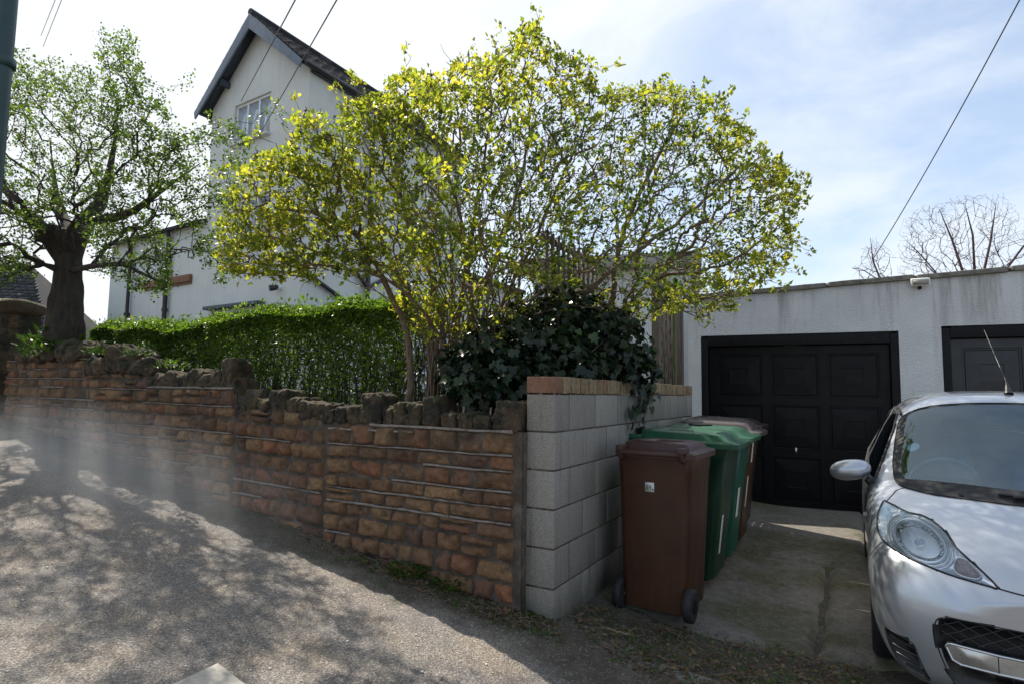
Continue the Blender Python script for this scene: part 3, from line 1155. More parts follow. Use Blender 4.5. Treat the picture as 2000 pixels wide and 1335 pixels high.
for (s, w_, zt) in ((2.83, .14, 1.60), (2.92, .20, 1.75), (3.08, .18, 1.66), (3.23, .17, 1.64), (3.40, .23, 1.67), (3.58, .22, 1.62), (3.78, .26, 1.65), (3.96, .22, 1.63), (4.10, .16, 1.6)):
    cope(s, w_, 1.44, zt, amp=.035, sq=5)
for (s, w_, zt) in ((4.28, .34, 1.78), (4.54, .36, 1.88), (4.78, .34, 1.93), (5.02, .34, 1.80), (5.24, .30, 1.80)):
    cope(s, w_, 1.60, zt, .34, .06, 3.2)
for (s, w_, zt) in ((5.5, .48, 1.96), (5.82, .44, 2.02), (6.15, .5, 1.95), (6.52, .46, 1.92), (6.88, .42, 1.90)):
    cope(s, w_, 1.76, zt, .40, .06, 3.0)

# gate pier at the top of the wall, under a mossy cap
pq = hit(28, 640, WL + N3 * .10, N3)
pier = thing('stone_pier', 'sandstone gate pier under a thick mossy cap at the uphill end of the wall', 'pier', (pq[0], pq[1], 1.0))
g = Geo()
for k in range(7):
    lump(g, np.array([0, 0, .10 + k * .20]), (.44, .44, .215), E3, N3, 9, 9, .014, 6, 500 + k)
g.build('shaft', M['cope'], pier, smooth=True)
g = Geo()
lump(g, np.array([0, 0, 1.47]), (.62, .62, .20), E3, N3, 12, 2.8, .05, 5, 520)
g.build('cap', M['mossy'], pier, smooth=True)

# ------------------------------------------------------------------ block wall with brick-on-edge cap
bw = thing('block_wall', 'grey concrete block wall with a brick-on-edge cap, dividing the garden from the driveway', 'wall', tuple(BC))
BH, CAPZ = .225, 1.60
zc0 = CAPZ - .105 - 7 * BH
g = Geo()
TH = .185
BL = 3.55
for k in range(7):
    z0 = zc0 + k * BH
    # header on the street face, then stretchers up the drive
    off = 0 if k % 2 else .22
    u = 0.0
    first = True
    while u < BL - .02:
        ln = (.44 - off if first and off else .44)
        u1 = min(BL, u + ln)
        j = rs.uniform(-.002, .002)
        g.box(D3 * ((u + u1) / 2) - V3 * (TH / 2 + .0 + j) + UP * (z0 + BH / 2), (u1 - u - .009, TH, BH - .010), D3, -V3)
        u = u1
        first = False
g.build('blockwork', M['block'], bw, bevel=.004)
g = Geo()
g.box(D3 * (BL / 2) - V3 * (TH / 2) + UP * (zc0 + 3.5 * BH), (BL - .012, TH - .008, 7 * BH - .006), D3, -V3)
g.build('mortar', M['mortar'], bw)
g = Geo()
g.box(D3 * .055 - V3 * (TH / 2) + UP * (CAPZ - .052), (.108, TH + .006, .098), D3, -V3)
g.build('end_brick', M['redbrick'], bw, bevel=.006)
g = Geo()
u = .115
while u < BL - .05:
    wd = .066
    g.box(D3 * (u + wd / 2) - V3 * (TH / 2 + rs.uniform(-.004, .004)) + UP * (CAPZ - .052 + rs.uniform(-.004, .004)), (wd - .007, TH + .006, .100), D3, -V3)
    u += wd + .004
g.build('brick_cap', M['cap'], bw, bevel=.005)

# ------------------------------------------------------------------ walls with openings
def wall_face(g, poly, holes, fn, reveal=.1, back=None):
    """outer face of a wall (polygon with rectangular holes) mapped by fn(u, z, depth); reveals and, with back, the outer sides"""
    pts, edges = [], []
    def loop(lp):
        b = len(pts)
        pts.extend(Vector((float(a), float(c))) for a, c in lp)
        edges.extend((b + i, b + (i + 1) % len(lp)) for i in range(len(lp)))
    loop(poly)
    hl = [[(a, c), (b, c), (b, d), (a, d)] for a, b, c, d in holes]
    for h in hl:
        loop(h)
    v2, _, f2, *_ = delaunay_2d_cdt(pts, edges, [], 0, 1e-6)
    V = np.array([fn(v.x, v.y, 0.0) for v in v2])
    tris = []
    for f in f2:
        c = np.mean([[v2[i].x, v2[i].y] for i in f], axis=0)
        if not in_poly(np.array([c[0]]), np.array([c[1]]), poly)[0]:
            continue
        if any(a < c[0] < b and e < c[1] < d for a, b, e, d in holes):
            continue
        tris.append(tuple(f))
    g.add(V, tris)
    for h in hl:
        for i in range(4):
            p, q = h[i], h[(i + 1) % 4]
            g.add([fn(*p, 0.0), fn(*q, 0.0), fn(*q, reveal), fn(*p, reveal)], [(0, 1, 2, 3)])
    if back:
        n = len(poly)
        for i in range(n):
            p, q = poly[i], poly[(i + 1) % n]
            g.add([fn(*p, 0.0), fn(*q, 0.0), fn(*q, back), fn(*p, back)], [(0, 1, 2, 3)])
        g.add([fn(*p, back) for p in poly], [tuple(range(n))]) if n == 4 else None
    return g

def make_window(parent, fn, u0, u1, z0, z1, depth, mull, sill=True, pane='pane', fw=.055, transom=None):
    """window set in an opening: frame (> panes), optional sill; mull = fractions of the width"""
    fl = Geo()
    ax = unit(fn(1, 0, 0) - fn(0, 0, 0))
    ay = unit(fn(0, 0, 1) - fn(0, 0, 0))
    def bar(a, b, c, d, t=.06):
        fl.box(fn((a + b) / 2, (c + d) / 2, depth), (abs(b - a), t, d - c), ax, ay)
    bar(u0, u1, z0, z0 + fw)
    bar(u0, u1, z1 - fw, z1)
    xs_ = [u0] + [u0 + (u1 - u0) * m for m in mull] + [u1]
    for i, x in enumerate(xs_):
        a = x if i == 0 else x - fw / 2 if i < len(xs_) - 1 else x - fw
        bar(a, a + fw, z0 + fw + .0005, z1 - fw - .0005, .062)
    if transom:
        zt = z0 + (z1 - z0) * transom
        for i in range(len(xs_) - 1):
            bar(xs_[i] + fw, xs_[i + 1] - fw, zt - fw / 2, zt + fw / 2, .058)
    f = fl.build('window', M['upvc'], parent, bevel=.006)
    for i in range(len(xs_) - 1):
        pg = Geo()
        pg.box(fn((xs_[i] + xs_[i + 1]) / 2, (z0 + z1) / 2, depth + .012), (xs_[i + 1] - xs_[i] - .03, .012, z1 - z0 - .04), ax, ay)
        pg.build('pane', M[pane], f)
    if sill:
        sg = Geo()
        sg.box(fn((u0 + u1) / 2, z0 - .035, -.03), (u1 - u0 + .10, .20, .06), ax, ay)
        sg.build('sill', M['render'], f, bevel=.008)
    return f

# ------------------------------------------------------------------ tall house
HA = unit(np.array([-.834, .552, 0]))          # along its street front, leftwards
HB = np.array([-HA[1] * -1, -HA[0], 0])
HB = unit(np.array([.485, .875, 0]))           # the house is not quite square on plan
HFN = np.array([-HA[1], HA[0], 0])
HSN = np.array([HB[1], -HB[0], 0])
q = P(598, 300, 13.6)
HO = np.array([q[0], q[1], 0.0])
house = thing('house', 'tall pale rendered gabled house with slate blue bargeboards, behind the hedge', 'house', (HO[0], HO[1], 1.1))
HL = np.array([0, 0, -1.1])
def hf(u, z, d=0.0):                           # street face, local coordinates
    return HA * u + HB * d + UP * z + HL
def hs(k, z, d=0.0):                           # right-hand side face
    return HB * k - HA * d * -1 + UP * z + HL
def hpx(px, py):
    p = hit(px, py, HO, HFN) - HO
    return float(p @ HA), float(p[2])
def hspx(px, py):
    p = hit(px, py, HO, HSN) - HO
    return float(p @ HB), float(p[2])
GW = 4.05
ZE = 9.08
ZA = ZE + 1.74
WW = 9.4
zwing = 5.9
(wu1, wz0), (wu0, wz1) = hpx(456, 272), hpx(530, 178)
wz0 = hpx(497, 270)[1]; wz1 = hpx(494, 193)[1]
(f1u1, f1z0), (f1u0, f1z1) = hpx(462, 462), hpx(535, 372)
(g1u1, g1z1), (g1u0, _) = hpx(414, 602), hpx(513, 596)
holes = [(wu0, wu1, wz0, wz1), (f1u0, f1u1, f1z0, f1z1), (g1u0, g1u1, g1z1 - 1.25, g1z1 - .10)]
g = Geo()
poly = [(0, 1.0), (WW, 1.0), (WW, zwing), (GW, zwing), (GW, ZE), (GW / 2, ZA), (0, ZE)]
wall_face(g, poly, holes, hf, .14)
# other sides of the tall block and the wing
LEN = 6.4
def quad(g, *p):
    g.add(p, [tuple(range(len(p)))])
quad(g, hf(GW, zwing), hf(GW, ZE), hf(GW, ZE, LEN), hf(GW, zwing, LEN))
quad(g, hf(WW, 1), hf(WW, zwing), hf(WW, zwing, 6), hf(WW, 1, 6))
quad(g, hf(0, 1, LEN), hf(GW, 1, LEN), hf(GW, ZE, LEN), hf(0, ZE, LEN))
g.add([hf(0, ZE, LEN), hf(GW, ZE, LEN), hf(GW / 2, ZA, LEN)], [(0, 1, 2)])
k0, kz = hspx(812, 600)
k1 = hspx(905, 600)[0]
side_hole = (k0, k1, 2.0, hspx(845, 592)[1] - .12)
wall_face(g, [(0, 1.0), (LEN, 1.0), (LEN, ZE), (0, ZE)], [side_hole], lambda k, z, d=0.0: hf(d, z, k), .14)
g.build('walls', M['render'], house)
make_window(house, hf, wu0, wu1, wz0, wz1, .09, (.36, .68))
make_window(house, hf, f1u0, f1u1, f1z0, f1z1, .09, (.5,))
make_window(house, hf, g1u0, g1u1, g1z1 - 1.25, g1z1 - .10, .09, (.33, .66), pane='pane_dark')
make_window(house, lambda k, z, d=0.0: hf(d, z, k), *side_hole, .09, (.5,))
g = Geo()
g.box(hf((g1u0 + g1u1) / 2, g1z1 - .03, -.09), (g1u1 - g1u0 + .16, .26, .09), HA, HB)
g.build('lintel', M['board_dark'], house, bevel=.01)
g = Geo()
k_ = (k0 + k1) / 2
g.box(hf(-.09, side_hole[3] + .09, k_), (k1 - k0 + .2, .26, .09), HB, -HA)
g.build('lintel', M['board_dark'], house, bevel=.01)
# lower rear wing
RW = 5.3
g = Geo()
quad(g, hf(.25, 1, LEN), hf(.25, RW, LEN), hf(.25, RW, 11), hf(.25, 1, 11))
quad(g, hf(.25, 1, 11), hf(.25, RW, 11), hf(GW, RW, 11), hf(GW, 1, 11))
quad(g, hf(GW, 1, LEN), hf(GW, RW, LEN), hf(GW, RW, 11), hf(GW, 1, 11))
g.build('rear_wing', M['render'], house)
g = Geo()
g.box(hf(GW / 2 + .1, RW + .07, (LEN + 11) / 2 + .08), (GW + .1, 11 - LEN + .1, .14), HA, HB)
g.build('roof', M['tiles'], house)
# roof of the tall block: two slopes of slates with real courses
def slates(g, p0, ud, vd, lu, lv, tw=.26, th=.16, seed=1):
    """rows of overlapping slates; ud along the eaves, vd up the slope"""
    r = random.Random(seed)
    nrm = unit(np.cross(ud, vd))
    if nrm[2] < 0:
        nrm = -nrm
    nr = int(lv / th)
    for i in range(nr):
        off = (i % 2) * tw / 2
        x = -off
        while x < lu:
            a, b = max(0, x), min(lu, x + tw)
            x += tw
            if b - a < .03:
                continue
            j = r.uniform(0, .008)
            c = p0 + ud * ((a + b) / 2) + vd * (i * th + th * .62) + nrm * (.018 + j)
            tv = unit(vd * 1.0 - nrm * .055)
            ax = ud
            V = [c + ax * sx * (b - a - .006) / 2 + tv * sy * th * .66 + nrm * sz * .006 for sz in (-1, 1) for sx, sy in ((-1, -1), (1, -1), (1, 1), (-1, 1))]
            g.add(V, [(3, 2, 1, 0), (4, 5, 6, 7), (0, 1, 5, 4), (1, 2, 6, 5), (2, 3, 7, 6), (3, 0, 4, 7)])
OV, OS, OSR = .34, .30, .12
pit = math.atan2(ZA - ZE, GW / 2)
g = Geo()
for sgn in (0, 1):
    e0 = hf(-OSR if sgn == 0 else GW + OS, ZE - (OSR if sgn == 0 else OS) * math.tan(pit) + .06, -OV)
    up = (HA if sgn == 0 else -HA) * math.cos(pit) + UP * math.sin(pit)
    lv = (GW / 2 + (OSR if sgn == 0 else OS)) / math.cos(pit) + .02
    nrm = unit((-HA if sgn == 0 else HA) * math.sin(pit) + UP * math.cos(pit))
    c = e0 + HB * (LEN + 2 * OV) / 2 + up * lv / 2 - nrm * .03
    g.box(c, (LEN + 2 * OV - .06, lv, .05), HB, up)
    slates(g, e0, HB, up, LEN + 2 * OV, lv, .30, .20, 3 + sgn)
rf = g.build('roof', M['tiles'], house)
g = Geo()
kx = 0.0
while kx < LEN + 2 * OV - .1:
    g.tube([hf(GW / 2, ZA + .10, -OV + kx), hf(GW / 2, ZA + .10, -OV + kx + .44)], .085, 8)
    kx += .45
g.build('ridge', M['tiles'], rf, smooth=False)
g = Geo()
cpos = hf(GW + 1.0, zwing + .5, 3.2)
for sgn in (0, 1):
    up = (HA if sgn == 0 else -HA) * math.cos(pit) + UP * math.sin(pit)
    nrm = unit((-HA if sgn == 0 else HA) * math.sin(pit) + UP * math.cos(pit))
    e0 = hf(-OSR if sgn == 0 else GW + OS, ZE - (OSR if sgn == 0 else OS) * math.tan(pit) + .06, -OV)
    lv = (GW / 2 + (OSR if sgn == 0 else OS)) / math.cos(pit)
    dn = .30
    o_ = e0 - HB * .022 - nrm * .012
    g.prism([o_ - up * .02, o_ + up * (lv - (0.0 if sgn else .002)), o_ + up * (lv - (0.0 if sgn else .002)) - UP * dn / math.cos(pit), o_ - up * .02 - UP * dn * .75 + up * .06], HB * .045)
g.build('bargeboard', M['board'], house, bevel=.006)
g = Geo()      # boarded soffit under the verge
for sgn in (0, 1):
    up = (HA if sgn == 0 else -HA) * math.cos(pit) + UP * math.sin(pit)
    nrm = unit((-HA if sgn == 0 else HA) * math.sin(pit) + UP * math.cos(pit))
    e0 = hf(-OSR if sgn == 0 else GW + OS, ZE - (OSR if sgn == 0 else OS) * math.tan(pit) + .06, -OV)
    lv = (GW / 2 + (OSR if sgn == 0 else OS)) / math.cos(pit)
    g.box(e0 + HB * (OV / 2 + .03) + up * (lv / 2) - nrm * .085, (OV - .04, lv - .10, .03), HB, up)
    # eaves soffit and fascia along the side
    ow = OSR if sgn == 0 else OS
    sx = -ow if sgn == 0 else GW + ow
    g.box(hf(sx + (ow / 2 if sgn == 0 else -ow / 2), ZE - ow * math.tan(pit) - .05, LEN / 2 + .05), (ow - .02, LEN, .03), HA, HB)
g.build('soffit', M['board_dark'], house)
g = Geo()
for k in (.45,):
    pass
for (uu, zz) in ((1.0 * GW - .75, ZE + .62 - .22),):
    g.box(hf(uu, zz, -.14), (.09, .28, .16), HA, HB)
g.build('purlin_end', M['board_dark'], house, bevel=.01)
g = Geo()
gz = ZE - OSR * math.tan(pit) + .0
g.tube([hf(-OSR - .06, gz, -.28 + t) for t in np.linspace(0, LEN + .4, 6)], .065, 8)
g.build('gutter', M['gutter'], house, smooth=True)
# wing roof, low pitched
g = Geo()
up = unit(HB * .93 + UP * .36)
e0 = hf(GW + .02, zwing - .02, -.18)
g.box(e0 + HA * (WW - GW) / 2 + up * 1.9 - np.cross(HA, up) * 0, (WW - GW + .1, 3.9, .06), HA, up)
slates(g, e0 + UP * .03, HA, up, WW - GW + .05, 3.8, .30, .22, 9)
g.build('roof', M['tiles'], house)
g = Geo()      # brick string course
(b1, bz1), (b0, bz0) = hpx(281, 558), hpx(376, 537)
bz = hpx(330, 551)[1]
g.box(hf((b0 + b1) / 2, bz, -.04), (b1 - b0, .10, .20), HA, HB)
g.box(hf((b0 + b1) / 2, bz - .13, -.02), (b1 - b0, .06, .055), HA, HB)
g.build('brick_band', M['redbrick'], house, bevel=.01)
for px in (258, 331):
    g = Geo()
    u = hpx(px, 560)[0]
    g.tube([hf(u, 1.0, -.10), hf(u, zwing - .2, -.10), hf(u, zwing - .02, -.18)], .062 if px > 300 else .05, 8)
    for zz in (2.2, 3.6, 5.0):
        g.tube([hf(u, zz, -.10), hf(u, zz + .09, -.10)], .08, 8)
    g.build('downpipe', M['gutter'], house, smooth=True)
def side(k, z, d=.0):
    return hf(-d, z, k)
g = Geo()
a_, b_ = hspx(602, 540), hspx(660, 582)
g.tube([side(max(.12, a_[0]), a_[1], .09), side(b_[0], b_[1], .09), side(b_[0] + .05, b_[1] - .5, .09)], .055, 8)
c_ = hspx(712, 560)
g.tube([side(c_[0], 1.0, .12), side(c_[0], ZE - .9, .12)], .065, 8)
d_ = hspx(748, 545)
g.tube([side(d_[0], d_[1], .10), side(c_[0], c_[1] - .05, .12)], .05, 8)
e_ = hspx(690, 540)
g.tube([side(e_[0], e_[1] + .1, .10), side(c_[0], c_[1] - .05, .12)], .05, 8)
g.build('waste_pipe', M['gutter'], house, smooth=True)

# bulkhead lamp on the house front
u, z = hpx(548, 563)
cam_l = thing('wall_lamp', 'small black security lamp on the white house wall above the hedge', 'lamp', tuple(HO + HA * u + UP * z))
g = Geo()
g.tube([np.array([0, 0, 0.0]), -HB * .09], .055, 10)
g.build('base', M['white_plastic'], cam_l, smooth=False)
g = Geo()
g.tube([-HB * .07 + UP * .02, -HB * .14 - UP * .01 + HA * .05, -HB * .24 + HA * .10 - UP * .03], [.05, .065, .075], 10)
g.build('lamp_head', M['gutter'], cam_l, smooth=False)

# ------------------------------------------------------------------ flat-roofed outbuilding behind the fence
ob0 = P(1040, 700, 9.7)
ob1 = P(1352, 700, 9.0)
oa = unit(np.array([ob1[0] - ob0[0], ob1[1] - ob0[1], 0]))
obk = np.array([-oa[1], oa[0], 0])
olen = float(np.linalg.norm((ob1 - ob0)[:2]))
zob = P(1200, 505, 9.35)[2]
ob = thing('outbuilding', 'low flat-roofed pale outbuilding half hidden between the lilac bush and the garage', 'outbuilding', (ob0[0], ob0[1], 0))
g = Geo()
f_ = lambda u, z, d=0.0: oa * u + obk * d + UP * z
wall_face(g, [(0, 0), (olen, 0), (olen, zob - .2), (0, zob - .2)], [(.6, 1.5, 1.7, 2.75)], f_, .12, 3.0)
g.build('walls', M['render_white'], ob)
g = Geo()
g.box(f_(olen / 2, zob - .10, 1.4), (olen + .3, 3.3, .2), oa, obk)
g.build('roof', M['grey_plastic'], ob, bevel=.02)
make_window(ob, f_, .6, 1.5, 1.7, 2.75, .08, (.5,))

# ------------------------------------------------------------------ garage
GD = unit(np.array([.903, -.43, 0]))
GB = np.array([-GD[1], GD[0], 0])
GO = np.array([2.50, 7.97, .0])
garage = thing('garage', 'white roughcast flat-roofed double garage with damp streaks under its coping', 'garage', tuple(GO))
gf = lambda u, z, d=0.0: GD * u + GB * d + UP * z
def gpx(px, py):
    p = hit(px, py, GO, GB) - GO
    return float(p @ GD), float(p[2])
uL = gpx(1343, 620)[0]
d1 = (0.0, gpx(1757, 700)[0], .0, gpx(1560, 651)[1])
u2 = gpx(1841, 700)[0]
d2 = (u2, u2 + 2.22, .0, gpx(1900, 635)[1])
zt0 = gpx(1540, 561)
zt1 = gpx(1985, 521)
slope = (zt1[1] - zt0[1]) / (zt1[0] - zt0[0])
zt = lambda u: zt0[1] + slope * (u - zt0[0]) - .05
UR = 6.2
g = Geo()
wall_face(g, [(uL, -.1), (UR, -.1), (UR, zt(UR)), (uL, zt(uL))], [(d1[0], d1[1], -.09, d1[3]), (d2[0], d2[1], -.09, d2[3])], gf, .22, 5.5)
g.build('walls', M['roughcast'], garage)
g = Geo()
u = uL - .06
while u < UR:
    u1 = min(UR + .05, u + rs.uniform(.75, .95))
    n_ = 9
    dzz = rs.uniform(-.004, .004)
    pts = [gf(u + (u1 - u) * t, zt(u + (u1 - u) * t) + .028 + dzz, .10) for t in (0, 1)]
    ax = unit(pts[1] - pts[0])
    c = (pts[0] + pts[1]) / 2
    lump(g, c, (u1 - u - .004, .30, .062), ax, GB, 12, 14, .006, 9, 800 + int(u * 10))
    u = u1
g.build('coping', M['coping'], garage, smooth=True)
g = Geo()
g.box(gf((uL + UR) / 2, (zt(uL) + zt(UR)) / 2 - .02, 2.9), (UR - uL, 5.1, .08), unit(GD + UP * slope), GB)
g.build('roof', M['tiles'], garage)

def panel_door(g, u0, u1, z0, z1, cols, rows, dep):
    mu, mz = .105, .10
    pw = (u1 - u0 - mu * (cols + 1)) / cols
    ph = (z1 - z0 - mz * (rows + 1)) / rows
    ub = [u0]
    for i in range(cols):
        ub += [u0 + mu * (i + 1) + pw * i, u0 + (mu + pw) * (i + 1)]
    ub.append(u1)
    zb = [z0]
    for i in range(rows):
        zb += [z0 + mz * (i + 1) + ph * i, z0 + (mz + ph) * (i + 1)]
    zb.append(z1)
    for i in range(len(ub) - 1):
        for j in range(len(zb) - 1):
            a, b, c, d = ub[i], ub[i + 1], zb[j], zb[j + 1]
            if i % 2 == 1 and j % 2 == 1:
                prev = None
                W, H = b - a, d - c
                for ins_u, ins_z, dd in ((0, 0, 0), (.004, .004, .012), (.022, .022, .013), (.030, .030, .006), (W * .30, H * .32, -.001), (W * .30 + .006, H * .32 + .006, .004), (W * .33 + .01, H * .35 + .008, .004)):
                    ring = [gf(a + ins_u, c + ins_z, dep + dd), gf(b - ins_u, c + ins_z, dep + dd), gf(b - ins_u, d - ins_z, dep + dd), gf(a + ins_u, d - ins_z, dep + dd)]
                    if prev:
                        for q in range(4):
                            g.add([prev[q], prev[(q + 1) % 4], ring[(q + 1) % 4], ring[q]], [(0, 1, 2, 3)])
                    prev = ring
                g.add(prev, [(0, 1, 2, 3)])
            else:
                g.add([gf(a, c, dep), gf(b, c, dep), gf(b, d, dep), gf(a, d, dep)], [(0, 1, 2, 3)])
def garage_door(hole, mat, cols, rows, lock, label):
    u0, u1, z0, z1 = hole
    f = Geo()
    z0 = .07
    fw, hd = .085, .135
    f.box(gf(u0 + fw / 2, (z0 + z1) / 2 - .02, .055), (fw, .09, z1 - z0 - .004), GD, GB)
    f.box(gf(u1 - fw / 2, (z0 + z1) / 2 - .02, .055), (fw, .09, z1 - z0 - .004), GD, GB)
    f.box(gf((u0 + u1) / 2, z1 - hd / 2 - .004, .053), (u1 - u0 - 2 * fw - .002, .086, hd), GD, GB)
    fr = f.build('door_frame', M['frame_black'], garage, bevel=.006)
    d = Geo()
    panel_door(d, u0 + fw + .006, u1 - fw - .006, z0 + .035, z1 - hd - .012, cols, rows, .085)
    d.box(gf((u0 + u1) / 2, (z0 + z1) / 2, .20), (u1 - u0 - .004, .04, z1 - z0), GD, GB)
    do = d.build('door', mat, garage)
    do['label'] = label
    if lock:
        hg = Geo()
        lu, lz = gpx(1555, 879)
        hg.tube([gf(lu, lz + .02, .080), gf(lu, lz + .02, .060)], .013, 10)
        hg.box(gf(lu, lz - .012, .066), (.012, .02, .055), GD, GB)
        hg.build('handle', M['satin'], do)
    return do
garage_door(d1, M['door'], 3, 3, True, 'black panelled up-and-over door')
garage_door(d2, M['door2'], 3, 3, False, 'dark slate panelled up-and-over door')
# floodlight on the garage
u, z = gpx(1795, 553)
fl = thing('floodlight', 'small white floodlight fixed below the coping of the garage', 'floodlight', tuple(GO + GD * u + UP * z))
g = Geo()
g.box(GB * -.02 + UP * .005, (.05, .05, .05), GD, GB)
g.build('bracket', M['white_plastic'], fl, bevel=.008)
g = Geo()
tl = unit(-GB + UP * -.55)
g.box(-GB * .075, (.185, .07, .085), GD, unit(GB + UP * .25))
hd_ = g.build('lamp_head', M['white_plastic'], fl, bevel=.012)
g = Geo()
g.box(-GB * .116 - UP * .010, (.150, .006, .058), GD, unit(GB + UP * .25))
g.build('lens', M['grey_plastic'], hd_)
g = Geo()
g.box(UP * -.062 - GB * .03, (.035, .04, .035), GD, GB)
g.build('sensor', M['frame_black'], fl, bevel=.008)

# ------------------------------------------------------------------ timber fence behind the block wall
fz0 = 1.50
fe = BC - V3 * .33
fence = thing('fence', 'weathered timber fence with woven panels and a greenish post, standing behind the block wall', 'fence', (fe[0], fe[1], 0))
g = Geo()
us = [2.0, 2.75, 3.5]
posts = [(3.32, 'timber'), (4.02, 'timber_green'), (4.36, 'timber')]
for u_, mt in posts:
    g = Geo()
    g.box(D3 * u_ + UP * 1.45, (.085, .085, 2.75), D3, -V3)
    o = g.build('post', M[mt], fence, bevel=.006)
for u0, u1 in ((3.37, 3.97), (4.07, 4.31)):  # end panel, added and carried low, keeps the sun off the drive
    g = Geo()
    nsl = int((u1 - u0) / .075)
    z = 1.3 if u0 < 3 else .15
    while z < 2.66:
        n = 14
        uu = np.linspace(u0, u1, n)
        ph = (int(z * 100) % 2) * math.pi
        off = .014 * np.sin((uu - u0) / (u1 - u0) * math.pi * 4 + int(round(z / .085)) * math.pi)
        a_ = [D3 * x + V3 * o_ + UP * z for x, o_ in zip(uu, off)]
        b_ = [D3 * x + V3 * (o_ * .9) + UP * (z + .088) for x, o_ in zip(uu, off)]
        g.grid(np.array([v for pr in zip(a_, b_) for v in pr]), n, 2)
        g.grid(np.array([v + V3 * -.006 for pr in zip(a_, b_) for v in pr]), n, 2, flip=True)
        z += .085
    g.build('woven_panel', M['timber'], fence)
    g = Geo()
    for x in np.linspace(u0 + .04, u1 - .04, 4):
        g.box(D3 * x + V3 * .022 + UP * 2.0, (.028, .012, 1.40), D3, -V3)
    g.build('batten', M['timber'], fence)
# tall slatted trellis further along
g = Geo()
tp = thing('trellis', 'dark upright slatted trellis half smothered by the bush, left of the woven fence', 'trellis', tuple(BC - V3 * .5))
for x in np.linspace(.9, 1.95, 11):
    g.box(D3 * x + UP * 1.95, (.03, .02, 1.6), D3, -V3)
for z in (1.6, 2.2, 2.7):
    g.box(D3 * 1.42 + UP * z - V3 * .022, (1.15, .02, .05), D3, -V3)
g.build('slats', M['timber'], tp)

# ------------------------------------------------------------------ neighbours uphill
nb0 = P(-260, 640, 15.0)
nb = thing('neighbour_house', 'low house with a steep dark tiled roof behind the gate pier, left edge', 'house', (nb0[0], nb0[1], 1.2))
na = unit(np.array([.98, .18, 0]))
nbk = np.array([-na[1], na[0], 0])
r0 = hit(62, 521, nb0 + nbk * 2.2, nbk) - nb0
zr_ = r0[2] - 0
wr = float(r0 @ na)
e1 = hit(104, 640, nb0, nbk) - nb0
wid = float(e1 @ na)
zr2 = float(hit(30, 518, nb0 + nbk * 2.2, nbk)[2]) - 1.2
ze = float(hit(40, 668, nb0, nbk)[2]) - 1.2
g = Geo()
g.box(na * (wid / 2 - .1) + nbk * 2.4 + UP * (ze / 2 - .3), (wid - .5, 4.2, ze + .6), na, nbk)
g.build('walls', M['redbrick'], nb)
g = Geo()
vv = nbk * 2.2 + UP * (zr2 - ze)
lv = float(np.linalg.norm(vv))
vv = vv / lv
g.add([UP * ze, na * wid + UP * ze, na * wr + UP * zr2 + nbk * 2.2, na * -.0 + UP * zr2 + nbk * 2.2], [(0, 1, 2, 3)])
g.add([na * wid + UP * ze, na * wid + UP * ze + nbk * 4.6, na * wr + UP * zr2 + nbk * 2.2], [(0, 1, 2)])
th = .13
for i in range(int(lv / th)):
    fr = (i + .5) * th / lv
    right = wid + (wr - wid) * fr
    x = -(i % 2) * .085
    while x < right - .05:
        b = min(x + .17, right)
        c = na * ((x + b) / 2) + UP * ze + vv * (i + .5) * th + unit(np.cross(na, vv)) * (.02 + rs.uniform(0, .008))
        g.box(c, (b - x - .008, th * 1.25, .014), na, unit(vv + unit(np.cross(na, vv)) * -.09))
        x += .17
g.build('roof', M['tiles'], nb)

lh0 = P(236, 640, 20.5)
lh = thing('cottage', 'small white cottage with tall windows, dark fascia, between tree trunk and big house', 'house', (lh0[0], lh0[1], 1.2))
lf = lambda u, z, d=0.0: HA * u + HB * d + UP * (z - 1.2)
def lpx(px, py):
    p = hit(px, py, lh0, HFN) - lh0
    return float(p @ HA), float(p[2])
lez = lpx(185, 592)[1]
lw = lpx(128, 600)[0]
wins = []
for a_, b_ in ((196, 204), (181, 190), (166, 174)):
    wins.append((lpx(b_, 610)[0], lpx(a_, 610)[0], lpx(190, 634)[1], lpx(190, 600)[1]))
g = Geo()
wall_face(g, [(-1.5, .5), (lw, .5), (lw, lez), (-1.5, lez)], wins, lf, .12, 4)
g.build('walls', M['render_white'], lh)
for wn in wins:
    make_window(lh, lf, *wn, .06, (), sill=False, fw=.07)
g = Geo()
g.box(lf((lw - 1.5) / 2, lez + .06, -.12), (lw + 1.9, .26, .24), HA, HB)
g.build('fascia', M['board_dark'], lh)
g = Geo()
up = unit(HB * .8 + UP * .6)
slates(g, lf(-1.7, lez + .2, -.25), HA, up, lw + 2.1, 2.1, .3, .2, 12)
g.box(lf((lw - 1.5) / 2, lez + .2, -.25) + up * 1.0, (lw + 2.1, 2.1, .04), HA, up)
g.build('roof', M['timber'], lh)
for px in (172, 186):
    g = Geo()
    u = lpx(px, 610)[0]
    g.box(lf(u, lez - .8, -.05), (.12, .08, 1.5), HA, HB)
    g.build('post', M['board_dark'], lh)
